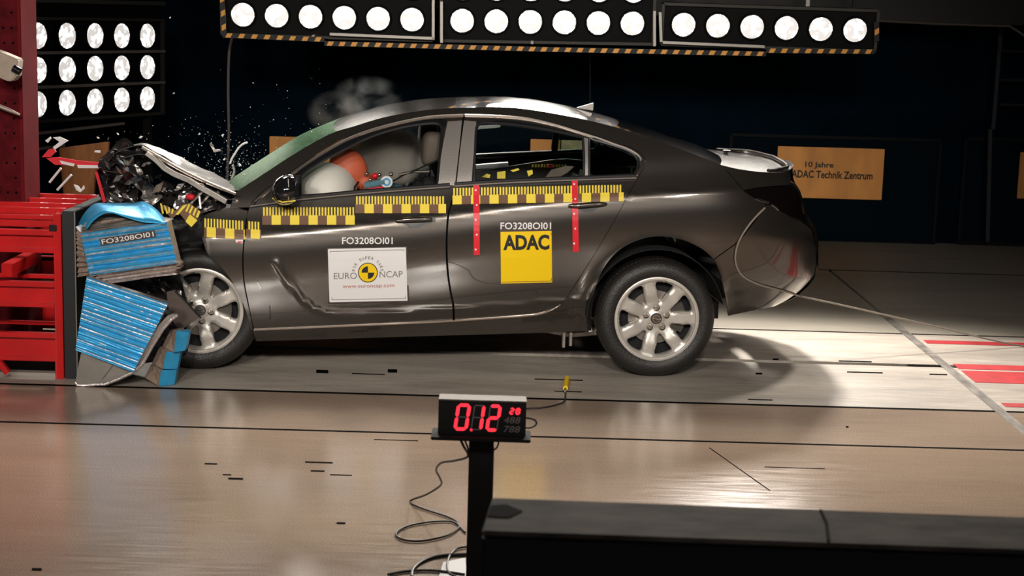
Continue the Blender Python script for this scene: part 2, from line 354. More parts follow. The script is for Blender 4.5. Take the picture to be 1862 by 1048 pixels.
# wall boards, posters
def board(name, x0, y0, x1, y1, Y, material, th=.03, parent=None, yoff=None):
    a = atY(x0, y0, Y); b = atY(x1, y1, Y); mb = MB().box((a.x, Y, min(a.z, b.z)), (b.x, Y + th, max(a.z, b.z))); return mb.build(name, material, parent, bevel=.004)
for i, (x0, y0, x1, y1) in enumerate(((1330, 245, 1697, 437), (1757, 252, 1990, 440))):
    e = empty('wall_board', atY((x0 + x1) / 2, y1, 6.12))
    e.location = Vector(e.location)
    pan = board('panel', x0, y0, x1, y1 + 8, 6.13, 'board'); pan.data.transform(Matrix.Translation(-e.location)); pan.parent = e
    a = atY(x0, y0, 6.10); b = atY(x1, y1 + 8, 6.10); fr = MB()
    for p, q in (((a.x, a.z), (b.x, a.z)), ((b.x, a.z), (b.x, b.z)), ((b.x, b.z), (a.x, b.z)), ((a.x, b.z), (a.x, a.z))): fr.bar((p[0], 6.11, p[1]), (q[0], 6.11, q[1]), .03, .03, (0, 1, 0))
    f = fr.build('frame', mat('board_frame', (.006, .0065, .008), .6, .0, spec=.1)); f.data.transform(Matrix.Translation(-e.location)); f.parent = e
    tag(e, ['dark framed board on the black wall behind the orange anniversary sign', 'dark framed board on the black wall at the right picture edge'][i], 'board')
po = board('wall_sign', 1415, 266, 1603, 364, 6.07, 'orange', .02)
tag(po, 'orange sign with black German lettering on the black wall behind the car tail', 'sign')
def wtext(s, cx, cy, wpx, hpx, Y, material, parent, shear=0.0, bold=0.0, name='lettering'):
    c = atY(cx, cy, Y); l = atY(cx - wpx / 2, cy, Y); r = atY(cx + wpx / 2, cy, Y); t = atY(cx, cy - hpx / 2, Y); b = atY(cx, cy + hpx / 2, Y)
    mt_ = Matrix.Translation((c.x, Y, c.z)) @ Matrix.Rotation(R(90), 4, 'X')
    return text_obj(s, r.x - l.x, mt_, material, parent, name, height=t.z - b.z, shear=shear, bold=bold)
wtext('10 Jahre', 1490, 301, 52, 13, 6.065, 'blackprint', po, bold=.025); wtext('ADAC Technik Zentrum', 1513, 318, 148, 14, 6.065, 'blackprint', po, bold=.028)
tag(board('wall_sign', 490, 248, 654, 345, 6.05, 'orange', .02), 'orange board on the black wall seen through the windscreen', 'sign')
tag(board('wall_sign', 965, 253, 1016, 345, 6.05, 'orange', .02), 'small orange board on the wall seen through the rear door window', 'sign')
tag(board('wall_sign', 1021, 255, 1066, 345, 6.05, 'cream', .02), 'cream coloured board on the wall beside the small orange one, through the rear window', 'sign')
tag(board('wall_sign', 1856, 277, 1960, 364, 6.05, 'orange', .02), 'orange board cut off by the right picture edge', 'sign')
pts = [atY(x, y, 2.6) for x, y in ((107, 270), (197, 258), (194, 300), (172, 312), (164, 470), (127, 470))]
e = MB().prism(pts, (0, .05, 0)).build('plywood_board', mat('plywood_orange', (.42, .17, .05), .6, var=.25, vscale=6, vstretch=(4, 1, .6)), bevel=.004)
for p in ((130, 440), (160, 440)): q = atY(p[0], p[1], 2.62); MB().box((q.x - .02, 2.6, 0), (q.x + .02, 2.64, q.z)).build('leg', 'steel_dk', e)
tag(e, 'orange plywood board standing behind the red barrier', 'board')
# pipes, cables, ceiling beam
a = atY(1000, 18, 5.2)
tag(MB().box((-1.0, 5.1, a.z - .02), (XR1 - .02, 5.4, a.z + .55)).build('ceiling_beam', mat('dark_green_steel', (.008, .008, .007), .6), bevel=.01), 'dark steel beam running across the top behind the lamp rig', 'beam')
tag(MB().tube([atY(x, y, 4.9) for x, y in ((1240, 30), (1400, 33), (1590, 37), (1700, 43), (1835, 47), (1850, 56), (1862, 64), (1900, 90))], .012).build('pipe', mat('pipe_grey', (.16, .14, .12), .4, .6), smooth=True), 'thin grey pipe running right from the lamp rig', 'pipe')
e = empty('rack_frame', (4.4, 5.9, 0)); mb = MB()
for p, q in (((1820, 48), (1805, 235)), ((1800, 235), (1795, 440))): mb.bar(atY(*p, 5.9) - e.location, atY(*q, 5.9) - e.location, .035)
mb.build('upright', mat('rack_steel', (.03, .03, .034), .5, .5), e); mb = MB()
for y in (93, 145, 190): mb.bar(atY(1818, y, 5.9) - e.location, atY(1990, y + 4, 5.9) - e.location, .02)
mb.build('crossbar', mat('rack_bar', (.008, .009, .011), .5, .5), e); tag(e, 'dark steel rack with crossbars against the wall at far right', 'rack')
tag(MB().tube(catmull([atY(x, y, 3.9) for x, y in ((424, 62), (417, 95), (415, 160), (416, 240), (414, 300), (410, 380))] + [atZ(405, 500)], 5), .011).build('hanging_cable', mat('cable_brown', (.09, .075, .07), .6), smooth=True), 'brown cable hanging down from the left end of the lamp rig', 'cable')
tag(MB().tube([atY(1073, y, 4.5) for y in (86, 110, 150, 200)] + [Vector((atY(1073, 200, 4.5).x, 4.5, .01))], .006).build('hanging_cable', 'steel_dk', smooth=True), 'thin dark cable hanging behind the car roof antenna', 'cable')

# ------------------------------------------------------------------ lamp rigs
def lamp_meshes(rad, hot):
    can = MB(); can.lathe([(rad * 1.0, -.0), (rad * 1.10, -.012), (rad * 1.16, 0), (rad * 1.16, .03), (rad * .8, .11), (0, .12)], (0, 0, 0), 'Y', 24)
    ln = MB(); ln.lathe([(0, -.012), (rad * .35, -.010), (rad * .75, -.006), (rad, .0)], (0, 0, 0), 'Y', 24)
    a = can.mesh('lamp'); a.materials.append(M['lampblack']); b = ln.mesh('lens'); b.materials.append(M['lens_hot' if hot else 'lens'])
    for me in (a, b):
        for p in me.polygons: p.use_smooth = True
    return a, b
def bank(name, label, origin, rot, cols, rows, dx, dz, rad, hot=False, frame=True, group=None, x0=None):
    """a lamp bank in a local frame: X along the row, -Y out of the lamps, Z up"""
    e = bpy.data.objects.new(name, None); COL.objects.link(e); e.matrix_world = Matrix.Translation(origin) @ rot
    tag(e, label, 'lamp bank', group)
    w = (cols - 1) * dx / 2 + dx * .62; hh = (rows - 1) * dz / 2 + dz * .62
    MB().box((-w, .03, -hh), (w, .16, hh)).build('housing', 'lampblack', e, bevel=.005)
    if frame:
        fr = MB()
        for p, q in (((-w, -hh), (w, -hh)), ((w, -hh), (w, hh)), ((w, hh), (-w, hh)), ((-w, hh), (-w, -hh))): fr.bar((p[0], .0, p[1]), (q[0], .0, q[1]), .022, .03, (0, 1, 0))
        fr.build('frame', mat('rig_frame', (.045, .043, .038), .5, .5), e)
    ma, mb_ = lamp_meshes(rad, hot)
    for r in range(rows):
        for c in range(cols):
            o = bpy.data.objects.new('lamp', ma); COL.objects.link(o); o.parent = e; o.location = ((c - (cols - 1) / 2) * dx, 0, (r - (rows - 1) / 2) * dz); o.rotation_euler = (0, random.uniform(0, 6), 0)
            l = bpy.data.objects.new('lens', mb_); COL.objects.link(l); l.parent = o
    return e, w, hh
random.seed(3)
DZ = .245
for i, (xa, ya, xb, yb, hot, lab) in enumerate(((441, 27, 749, 36, False, 'left lamp bank of the hanging rig, two rows of round lamps, above the windscreen'), (840, 38, 1150, 43, True, 'middle glaring lamp bank of the hanging rig, above the car roof'), (1243, 45, 1555, 55, False, 'right lamp bank of the hanging rig, above the car tail'))):
    a = atY(xa, ya, YR); b = atY(xb, yb, YR); c = (a + b) / 2; c.z += DZ / 2 if i < 2 else 0
    ang = -math.atan2(b.z - a.z, b.x - a.x)
    rows = 2 if i < 2 else 1
    e, w, hh = bank('lamp_bank', lab, c, Matrix.Rotation(ang, 4, 'Y') @ Matrix.Rotation(R(6), 4, 'X'), 6, rows, (b - a).length / 5, DZ, .088, hot)
    hz = MB()
    for sx in (-1, 1): hz.bar((sx * w * .8, .1, hh), (sx * w * .8, .1, ZC - c.z), .03)
    hz.build('hanger', 'steel_dk', e)
for i, (X, Z) in enumerate(((-2.6, 4.3), (-.6, 4.3), (1.75, 3.05))):
    e, w, hh = bank('lamp_bank', ['left', 'middle', 'right'][i] + ' of the three ceiling lamp banks above and behind the car roof', Vector((X, 2.95, Z)), Matrix.Rotation(R(38), 4, 'X'), 6, 3, .28, .28, .09, True, group='ceiling lamp banks behind the car')
# hazard taped edge under and beside the rig
e = empty('rig_edge', (0, YR - .05, 2.0)); OFF = Vector(e.location)
strip = MB(); marks = MB(); YE = YR - .06
paths = [((405, 64), (590, 72)), ((590, 79), (1000, 90)), ((1000, 90), (1393, 98)), ((1393, 92), (1590, 94)), ((402, -40), (408, 62)), ((1594, 75), (1594, 40))]
for (p, q) in paths:
    A, B = atY(*p, YE) - OFF, atY(*q, YE) - OFF; strip.bar(A, B, .010, .036, (0, 0, 1)); L_ = (B - A).length; n = int(L_ / .088); d = (B - A).normalized(); s_ = Vector((-d.z, 0, d.x))
    if s_.z < 0 or (abs(s_.z) < .3 and s_.x > 0): s_ = -s_
    for k in range(n):
        c = A + d * (L_ * (k + .5) / n); off = Vector((0, -.007, 0))
        marks.prism([c + off + d * (-.028) - s_ * .016, c + off + d * .012 - s_ * .016, c + off + d * .028 + s_ * .016, c + off + d * (-.012) + s_ * .016], (0, -.002, 0))
strip.cur = 1; strip.add(marks.v, marks.f); strip.build('hazard_tape', ['steel_dk', 'hazard'], e)
rl = MB(); 
for (p, q) in (((600, 62), (790, 70)), ((1205, 77), (1390, 85)), ((1190, 20), (1190, 84)), ((1200, 22), (1202, 76)), ((788, 0), (788, 72)), ((803, 3), (803, 78))): rl.bar(atY(*p, YE) - OFF, atY(*q, YE) - OFF, .02, .03, (0, 1, 0))
for X in (-1.55, .1, 2.2): rl.bar(Vector((X, YR + .2, 1.85)) - OFF, Vector((X, YR + .2, ZC)) - OFF, .03)
for X in (-1.55, .1, 2.2): rl.bar(Vector((X, YR + .2, 1.85)) - OFF, Vector((X, YE, 1.83)) - OFF, .02)
rl.build('rail', 'frame_grey', e); tag(e, 'rig edge with orange and black hazard tape and grey rails under the lamps', 'rig edge')
# left array on the oblique wall side
DIR = Vector((.434, .901, 0)).normalized(); NRM = Vector((DIR.y, -DIR.x, 0))      # row direction, facing direction
def onplane(x, y, P0):
    d = ray(x, y); t = (P0 - CAM).dot(NRM) / d.dot(NRM); return CAM + d * t
P0 = atY(222, 65, 3.6)
rotL = Matrix((DIR, -NRM, Vector((0, 0, 1)))).transposed().to_4x4()
for i, (y0, y1, lab) in enumerate(((62, 68, 'topmost of the three lamp rows beside the red steel post'), (123, 125, 'middle of the three lamp rows beside the red steel post'), (184, 182, 'lowest of the three lamp rows beside the red steel post'))):
    a = onplane(122, y0, P0); b = onplane(268, y1, P0); dx = (b - a).length / 3
    zz = (a.z + b.z) / 2; c = Vector((a.x, a.y, zz)) + DIR * dx * .5
    e, w, hh = bank('lamp_bank', lab, c, rotL, 6, 1, dx, .20, .094, False, group='three lamp rows beside the red post')
    if i == 0:
        MB().box((-w, .02, hh + .0), (w, .06, hh + .12)).build('top_cover', 'lampblack', e)
        MB().bar((-w, -.02, hh + .13), (w, -.02, hh + .13), .03).build('rail', mat('rail_dim', (.06, .06, .055), .5, .5), e)
    if i == 2:
        for sx in (-.9, .9): MB().bar((sx * w, .08, -hh), (sx * w, .08, -zz), .05).build('stand_leg', 'steel_dk', e)
        st = MB(); st.bar((-w, 0, -hh - .10), (w * .5, 0, -hh - .06), .02); st.bar((-w, 0, -hh - .22), (-w * .2, 0, -hh - .19), .02); st.build('lower_rail', 'frame_grey', e)
    if i: MB().bar((-w, -.02, hh), (w, -.02, hh), .02).build('rail', 'frame_grey', e)
# the rigs above the camera side, out of the picture: they light the near side of the car
for i, (X, Y, Z) in enumerate(((-3.3, -7.6, 3.6), (-1.2, -7.6, 3.6), (.9, -7.6, 3.6), (3.0, -7.6, 3.6))):
    e, w, hh = bank('lamp_bank', ['leftmost', 'second from left', 'third from left', 'rightmost'][i] + ' of the four ceiling lamp banks above the camera side', Vector((X, Y, Z)), Matrix.Rotation(R(180), 4, 'Z') @ Matrix.Rotation(R(20), 4, 'X'), 6, 3, .28, .28, .09, True, group='ceiling lamp banks on the camera side')
    hg = MB(); 
    for sx in (-1, 1): hg.bar((sx * w * .8, .1, 0), (sx * w * .8, .1 + .55, .5), .03)
    hg.build('hanger', 'steel_dk', e)

# ================================================================== THE CAR
YAW = R(5.0)
CAR = empty('car', (0.842, 0, 0), YAW)
tag(CAR, 'dark grey sedan with crushed front, yellow ruler tape and test stickers, hitting the barrier', 'car')
CM = Matrix.Translation((0.842, 0, 0)) @ Matrix.Rotation(YAW, 4, 'Z'); CI = CM.inverted(); CO = CI @ CAM; C3 = CI.to_3x3()
VW = 1.86
def cray(x, y): return C3 @ ray(x, y)
def hitv(x, y, v): d = cray(x, y); return CO + d * ((v - CO.y) / d.y)
crease_px = ((330, 436), (370, 431), (475, 427), (640, 412), (820, 391), (950, 374), (1140, 357), (1250, 350), (1350, 346), (1420, 344), (1480, 343))
_cr = [hitv(x, y, .01) for x, y in crease_px]; _cu = [p.x for p in _cr]; _cw = [p.z for p in _cr]
def wc(u): return interp(_cu, _cw, u)
SK = (-.80, -.64, -.57, -.47, -.36, -.25, -.12, -.03, 0, .03, .10, .2, .3, .4, .5, .62)
SV = (.18, .115, .078, .048, .026, .007, .000, .010, .017, .035, .072, .116, .172, .235, .305, .40)
sil_px = ((1324, 590), (1430, 557), (1458, 540), (1477, 520), (1487, 500), (1488, 467), (1485, 421), (1466, 392), (1456, 353), (1444, 330), (1443, 301))
_sl = sorted(((hitv(x, y, .415).z, hitv(x, y, .415).x) for x, y in sil_px)); U0 = .12
def uend(w): return U0 + (interp([a for a, b in _sl], [b for a, b in _sl], w) - U0) / .938
def inset(t, n=3.0): t = max(0.0, min(.9999, t)); return .93 * (1 - (1 - t ** n) ** (1 / n))
blade_px = ((500, 478), (520, 507), (545, 540), (572, 564), (605, 576), (660, 577), (740, 572), (820, 567), (930, 560), (1020, 553), (1070, 551))
_bl = [Vector((hitv(x, y, 0).x, hitv(x, y, 0).z)) for x, y in blade_px]
WR, FRW = (0.0, .345), None
_p = hitv(1194.5, 579, 0.0); RC = Vector((_p.x, _p.z))            # rear wheel centre (u, w)
RC.y = .342
FV = .085
_p = hitv(363, 577, FV); FC = Vector((_p.x, .342))
def vside(u, w):
    y = interp(SK, SV, w - wc(u))
    ul = _cu[1] + .10
    if u < ul: y += .35 * (ul - u) ** 2 * 3
    t = (u - U0) / (uend(w) - U0)
    if t > 0: y += inset(min(t, .985))
    r = math.hypot(u - RC.x, w - RC.y)
    y -= .030 * math.exp(-((r - .40) / .045) ** 2) * (1 if w > .2 else 0)
    if u < -.4 + .9:
        q = Vector((u, w)); dm = 1e9
        for a, b in zip(_bl, _bl[1:]):
            ab = b - a; s = max(0, min(1, (q - a).dot(ab) / ab.length_squared)); dm = min(dm, (q - a - ab * s).length)
            if dm < .002: break
        y -= .007 * math.exp(-(dm / .018) ** 2)
    return y
def hit(x, y, fn=None, off=0.0):
    fn = fn or vside; v = .03; d = cray(x, y)
    for _ in range(14):
        p = CO + d * ((v - CO.y) / d.y); vn = fn(p.x, p.z) - off
        if abs(vn - v) < 1e-4: break
        v += .75 * (vn - v)
    return CO + d * ((v - CO.y) / d.y)
def inside(p, poly):
    c = False; j = len(poly) - 1
    for i in range(len(poly)):
        a, b = poly[i], poly[j]
        if (a[1] > p[1]) != (b[1] > p[1]) and p[0] < (b[0] - a[0]) * (p[1] - a[1]) / (b[1] - a[1]) + a[0]: c = not c
        j = i
    return c
def area2(poly): return sum(poly[i - 1][0] * poly[i][1] - poly[i][0] * poly[i - 1][1] for i in range(len(poly))) / 2
def loop_uw(px, gap, fn, smooth=True, step=.022):
    pts = [Vector((x, y)) for x, y in px]
    if smooth: pts = catmull([(p.x, p.y, 0) for p in pts], 5, True); pts = [(p.x, p.y) for p in pts]
    P = [hit(x, y, fn) for x, y in pts]; L = [Vector((p.x, p.z)) for p in P]
    out = []
    for i in range(len(L)):
        a, b = L[i], L[(i + 1) % len(L)]; n = max(1, int((b - a).length / step))
        for k in range(n): out.append(a.lerp(b, k / n))
    # drop near duplicates
    o2 = [out[0]]
    for p in out[1:]:
        if (p - o2[-1]).length > .004: o2.append(p)
    if (o2[0] - o2[-1]).length < .004: o2.pop()
    if gap:
        s = 1 if area2(o2) > 0 else -1; n = len(o2); o3 = []
        for i in range(n):
            d = (o2[(i + 1) % n] - o2[i - 1]).normalized(); o3.append(o2[i] + Vector((-d.y, d.x)) * s * gap)
        o2 = o3
    return o2
def sheet(name, outer, holes, material, parent=CAR, fn=None, off=0.0, gap=.0025, grid=.028, rim=.014, mirror=False, smooth=True, loops=None, both=False):
    fn = fn or vside
    lo, hs = loops or (loop_uw(outer, gap, fn, smooth), [loop_uw(h, -0.0, fn, smooth) for h in holes])
    vs = []; es = []
    for lp in [lo] + hs:
        b = len(vs); vs += lp; es += [(b + i, b + (i + 1) % len(lp)) for i in range(len(lp))]
    nb = len(vs)
    x0, x1 = min(p.x for p in lo), max(p.x for p in lo); y0, y1 = min(p.y for p in lo), max(p.y for p in lo)
    allb = list(vs); cell = {}
    for p in allb: cell.setdefault((int(p.x // grid), int(p.y // grid)), []).append(p)
    i = 0; yy = y0 + grid / 2
    while yy < y1:
        xx = x0 + grid / 2 + (grid / 2 if i % 2 else 0); i += 1
        while xx < x1:
            p = Vector((xx, yy)); cx, cy = int(xx // grid), int(yy // grid)
            if all((q - p).length > grid * .55 for a in (-1, 0, 1) for b in (-1, 0, 1) for q in cell.get((cx + a, cy + b), ())):
                if inside(p, lo) and not any(inside(p, h) for h in hs): vs.append(p)
            xx += grid
        yy += grid * .87
    V, E_, Fc, ov, oe, of_ = delaunay_2d_cdt(vs, es, [], 0, 1e-6)
    faces = []
    for f in Fc:
        c = sum((V[i] for i in f), Vector((0, 0))) / len(f)
        if inside(c, lo) and not any(inside(c, h) for h in hs): faces.append(tuple(f))
    def mk(mir, nm):
        P = []; N = []
        for q in V:
            v = fn(q.x, q.y) - off; e = .003
            nu = (fn(q.x + e, q.y) - fn(q.x - e, q.y)) / (2 * e); nw = (fn(q.x, q.y + e) - fn(q.x, q.y - e)) / (2 * e)
            n = Vector((nu, -1, nw)).normalized(); 
            if mir: v = VW - v; n.y = -n.y
            P.append(Vector((q.x, v, q.y))); N.append(n)
        fs = []
        for f in faces:
            a, b, c = V[f[0]], V[f[1]], V[f[2]]; cr = (b - a).cross(c - a)
            ok = cr > 0                      # ccw in (u,w) looks to -v
            if mir: ok = not ok
            fs.append(f if ok else f[::-1])
        ns = len(P); nf = len(fs)
        if rim:
            # rim strips around every boundary edge of the kept faces
            cnt = {}
            for f in fs:
                for k in range(len(f)):
                    a, b = f[k], f[(k + 1) % len(f)]; cnt[(a, b)] = cnt.get((a, b), 0) + 1
            dv = Vector((0, -rim if mir else rim, 0))
            for (a, b) in [e for e in cnt if (e[1], e[0]) not in cnt]:
                k = len(P); P += [P[a].copy(), P[b].copy(), P[b] + dv, P[a] + dv]; fs.append((k + 1, k, k + 3, k + 2))
        me = bpy.data.meshes.new(nm); me.from_pydata([tuple(p) for p in P], [], fs); me.update()
        for p in me.polygons[:nf]: p.use_smooth = True
        for i, p in enumerate(me.polygons): p.use_smooth = i < nf
        nn = [tuple(N[i]) if i < ns else (0, 0, 0) for i in range(len(P))]
        me.normals_split_custom_set_from_vertices(nn)
        return link(nm, me, material, parent)
    o = mk(False, name)
    if mirror: return o, mk(True, name)
    return o
# ---- outlines (pixels of the photograph, dropped onto the body surface)
A_rail = [(640, 231), (700, 213), (776, 200), (843, 196), (907, 195), (961, 199), (1042, 213), (1117, 231), (1187, 253), (1260, 280), (1309, 299)]
trim_top = [(459, 366), (480, 349), (508, 327), (560, 291), (598, 267), (640, 245), (700, 225), (776, 210), (843, 206), (907, 208), (961, 213), (1012, 224), (1058, 238), (1090, 248), (1117, 259), (1142, 266), (1163, 277), (1174, 289), (1172, 303), (1163, 319)]
door_rear = [(1141, 358), (1120, 397), (1095, 440), (1076, 471), (1050, 512), (1022, 552)]
sill_top = [(1000, 567), (975, 574), (950, 577), (820, 585), (740, 590), (650, 593), (560, 597), (462, 600)]
arch_r = [(1298, 471), (1275, 452), (1240, 436), (1198, 430), (1160, 437), (1126, 455), (1100, 484), (1084, 520), (1077, 560), (1075, 601)]
bottom = [(1070, 602), (1000, 605), (900, 608), (760, 612), (600, 617), (466, 621)]
body = ([(418, 378), (425, 360), (433, 347), (480, 316), (529, 284), (580, 254), (612, 239)] + A_rail + [(1322, 312), (1336, 328), (1352, 347), (1370, 359), (1392, 371)]
        + [(1378, 393), (1362, 414), (1340, 440)] + arch_r + bottom + [(460, 602), ] + sill_top[::-1][1:] + door_rear[::-1] + trim_top[::-1] + [(455, 377)])
sheet('body_side', body, [], 'paint', mirror=True, gap=.0)
gapF = [(843, 207), (838, 250), (833, 300), (829, 340), (820, 370), (814, 392), (811, 438), (812, 480), (815, 510), (819, 535), (823, 554), (824, 584)]
front_win = [(546, 357), (546, 322), (561, 309), (588, 292), (620, 275), (660, 255), (700, 240), (745, 229), (785, 224), (799, 226), (804, 233), (800, 285), (795, 341), (700, 347)]
quarter_light = [(473, 359), (486, 348), (497, 341), (499, 358)]
fdoor = [(451, 384), (459, 367)] + trim_top[1:9] + gapF[1:] + sill_top[4:7] + [(462, 599), (458, 585), (452, 555), (444, 512), (442, 480), (443, 450), (447, 415)]
FD = sheet('front_door', fdoor, [front_win], 'paint', mirror=True)
for d in FD: d.name = 'front_door'
rear_win = [(863, 333), (862, 320), (865, 240), (869, 228), (880, 224), (920, 226), (961, 231), (1010, 239), (1060, 250), (1062, 285), (1062, 324), (960, 329)]
rear_qtr = [(1071, 322), (1071, 252), (1100, 260), (1135, 271), (1152, 280), (1160, 290), (1160, 305), (1153, 318)]
rdoor = [(846, 207)] + trim_top[9:] + door_rear + sill_top[:3] + [(826, 584), (826, 570), (825, 553), (821, 535), (817, 510), (814, 480), (813, 438), (816, 392), (822, 370), (831, 340), (835, 300), (840, 250)]
RD = sheet('rear_door', rdoor, [rear_win, rear_qtr], 'paint', mirror=True)
fender = [(366, 397), (374, 390), (392, 384), (418, 379), (450, 383), (446, 415), (442, 450), (441, 480), (443, 512), (449, 545), (456, 575), (460, 600), (456, 602), (448, 570), (436, 540), (420, 510), (400, 484), (382, 468), (374, 455), (367, 430)]
FE = sheet('front_fender', fender, [], 'paint', gap=.0015, mirror=True)
bump_rear = [(1392, 372), (1405, 374), (1418, 383), (1440, 395), (1460, 405), (1476, 418), (1481, 440), (1483, 467), (1481, 495), (1470, 518), (1452, 537), (1424, 553), (1370, 565), (1324, 575), (1319, 540), (1311, 505), (1299, 472), (1341, 441), (1363, 415), (1379, 394)]
sheet('rear_bumper', bump_rear, [], 'paint', gap=.0015, mirror=True)
tl = [(1352, 347), (1373, 343), (1400, 340), (1430, 338), (1441, 340), (1451, 353), (1458, 375), (1468, 398), (1474, 415), (1460, 404), (1440, 394), (1418, 382), (1402, 372), (1392, 370), (1370, 358)]
sheet('tail_light', tl, [], 'taillamp', gap=.001, mirror=True, off=.002)
trunk_side = [(1310, 301), (1340, 308), (1385, 313), (1424, 313), (1436, 309), (1438, 320), (1437, 337), (1400, 339), (1373, 342), (1352, 346), (1336, 327), (1322, 311)]
sheet('trunk_side', trunk_side, [], 'paint', gap=.001, mirror=True)
# chrome strips in the tail light
def onbody(pts, off=0.0, sub=5): return [hit(p[0], p[1], None, off) for p in (catmull([(x, y, 0) for x, y in pts], sub) if sub else pts)]
def mir(P): return [Vector((p.x, VW - p.y, p.z)) for p in P]
def strip_tube(name, pts, r, material, off=.0, mirror=False, sub=5, parent=CAR):
    P = onbody(pts, off, sub); o = MB().tube(P, r, 6).build(name, material, parent, smooth=True)
    if mirror: MB().tube(mir(P), r, 6).build(name, material, parent, smooth=True)
    return o
strip_tube('light_strip', [(1376, 362), (1388, 366), (1398, 369)], .006, 'chrome', .006, True); strip_tube('light_strip', [(1403, 371), (1410, 376), (1416, 382)], .007, 'chrome', .006, True)
# glass
sheet('side_window', front_win, [], 'glass', off=-.010, gap=-.004, rim=0, grid=.06, mirror=True)
sheet('rear_side_window', rear_win, [], 'glass', off=-.010, gap=-.004, rim=0, grid=.06, mirror=True)
sheet('quarter_window', rear_qtr, [], 'glassdark', off=-.010, gap=-.004, rim=0, grid=.06, mirror=True)
# window surround: black seals and bright trim, per door
for nm, hole in (('window_seal', front_win), ('window_seal', rear_win), ('window_seal', rear_qtr)):
    P = onbody(hole + hole[:1], -.001, 4); MB().tube(P, .009, 6, caps=False).build(nm, 'black', CAR, smooth=True); MB().tube(mir(P), .009, 6, caps=False).build(nm, 'black', CAR, smooth=True)
# dark inner frame of front door window (wide black band under the roof rail)
band = [(520, 330), (560, 298), (598, 274), (640, 253), (700, 234), (760, 220), (800, 216), (812, 217)] + [(812, 226), (806, 232), (799, 225), (785, 223), (745, 228), (700, 239), (660, 254), (620, 274), (588, 291), (561, 308), (545, 320), (535, 330)]
sheet('window_band', band, [], 'gloss_black', off=.002, gap=0, rim=0, mirror=True)
band2 = [(868, 222), (920, 219), (961, 224), (1012, 235), (1060, 247), (1062, 252), (1010, 240), (961, 232), (920, 227), (870, 228)]
sheet('window_band', band2, [], 'gloss_black', off=.002, gap=0, rim=0, mirror=True)
sail = [(500, 336), (520, 322), (546, 318), (548, 358), (540, 366), (500, 372)]
sheet('mirror_base_panel', sail, [], 'black', off=.003, gap=0, rim=0, mirror=True)
for off_, pts in ((.004, [(464, 366), (480, 353), (508, 332), (560, 296), (598, 272), (640, 250), (700, 230), (776, 214), (843, 210)]), (.004, [(845, 210), (907, 212), (961, 217), (1012, 228), (1058, 242), (1090, 252), (1117, 262), (1140, 270), (1158, 280), (1168, 291), (1166, 304), (1158, 318)])):
    strip_tube('window_trim', pts, .0095, 'trim', off_, True)
for pts in ([(455, 375), (500, 369), (545, 363), (620, 355.5), (700, 348.5), (818, 339.5)], [(826, 338.5), (900, 333.5), (1000, 329), (1080, 326), (1157, 323.5)]):
    strip_tube('belt_trim', pts, .0075, 'trim', .004, True)
    strip_tube('belt_seal', [(x, y - 4) for x, y in pts][1 if pts[0][0] < 500 else 0:], .010, 'black', .0, True)
    strip_tube('belt_seal', [(x, y + 3.8) for x, y in pts], .005, 'black', .0, True)
for pts in ([(466, 361), (478, 350), (492, 340), (500, 334)], [(462, 372), (475, 358), (487, 346)]): strip_tube('quarter_trim', pts, .007, 'black', .004, True)
# B pillar covers, rear window divider
pl = [(795, 337), (801, 290), (808, 250), (814, 221), (840, 219), (835, 270), (827, 337)]
sheet('pillar_cover', pl, [], 'pillar', off=.006, gap=0)
pr = [(830, 337), (837, 270), (844, 219), (866, 221), (862, 270), (857, 334)]
sheet('pillar_cover', pr, [], 'pillar', off=.006, gap=0)
sheet('window_divider', [(1062, 326), (1062, 250), (1071, 252), (1070, 325)], [], 'pillar', off=.004, gap=0, mirror=True, smooth=False)
strip_tube('sill_trim', [(461, 600), (560, 596), (650, 592), (740, 588), (820, 584), (950, 575), (985, 570), (1008, 561), (1020, 553)], .007, 'chrome', .004, True)
# handles
def handle(recess, grip, key):
    sheet('handle_recess', recess, [], 'black', off=.0015, gap=0, rim=0, parent=CAR)
    P = onbody(grip, .022, 4); n = len(P)
    mb = MB().tube(P, .016, 10, taper=[.45 + .55 * math.sin(math.pi * min(1, max(0, (i / (n - 1))))) ** .5 for i in range(n)])
    for v in mb.v: pass
    mb.build('door_handle', 'paint', CAR, smooth=True)
    if key: MB().ell(hit(key[0], key[1], None, .012), (.012, .012, .012), 10, 8).build('lock_cylinder', 'chrome', CAR, smooth=True)
handle([(720, 402), (735, 394), (740, 389), (762, 388), (768, 393), (792, 397), (792, 404), (772, 408), (764, 413), (745, 415), (738, 409)], [(719, 402), (740, 400), (765, 399), (786, 399)], (783, 400))
handle([(1048, 378), (1060, 374), (1100, 372), (1085, 380), (1078, 386), (1062, 386)], [(1034, 374), (1055, 374), (1080, 372), (1104, 371)], None)
# ---- ruler tapes
def decal(name, polys, material, off=.0035, parent=CAR, fn=None, sub=0):
    mb = MB()
    for poly in polys: mb.add([hit(x, y, fn, off) for x, y in poly], [tuple(range(len(poly)))])
    return mb.build(name, material, parent, fix=False)
def multi(name, groups, mats, parent=CAR):
    mb = MB()
    for k, (polys, off) in enumerate(groups):
        mb.cur = k
        for poly in polys:
            if len(poly) == 4 and k < 3 and len(groups) > 2:      # follow the body crease
                (a, b, c, d) = poly; L_ = lambda s, t, w: (s[0] + (t[0] - s[0]) * w, s[1] + (t[1] - s[1]) * w)
                n = 4 if abs(d[1] - a[1]) > 15 or True else 1; b0 = len(mb.v); vs = []
                for i in range(n + 1): vs += [hit(*L_(a, d, i / n), None, off), hit(*L_(b, c, i / n), None, off)]
                mb.add(vs, [(2 * i, 2 * i + 1, 2 * i + 3, 2 * i + 2) for i in range(n)])
            else: mb.add([hit(x, y, None, off) for x, y in poly], [tuple(range(len(poly)))])
    return mb.build(name, mats, parent, fix=False)
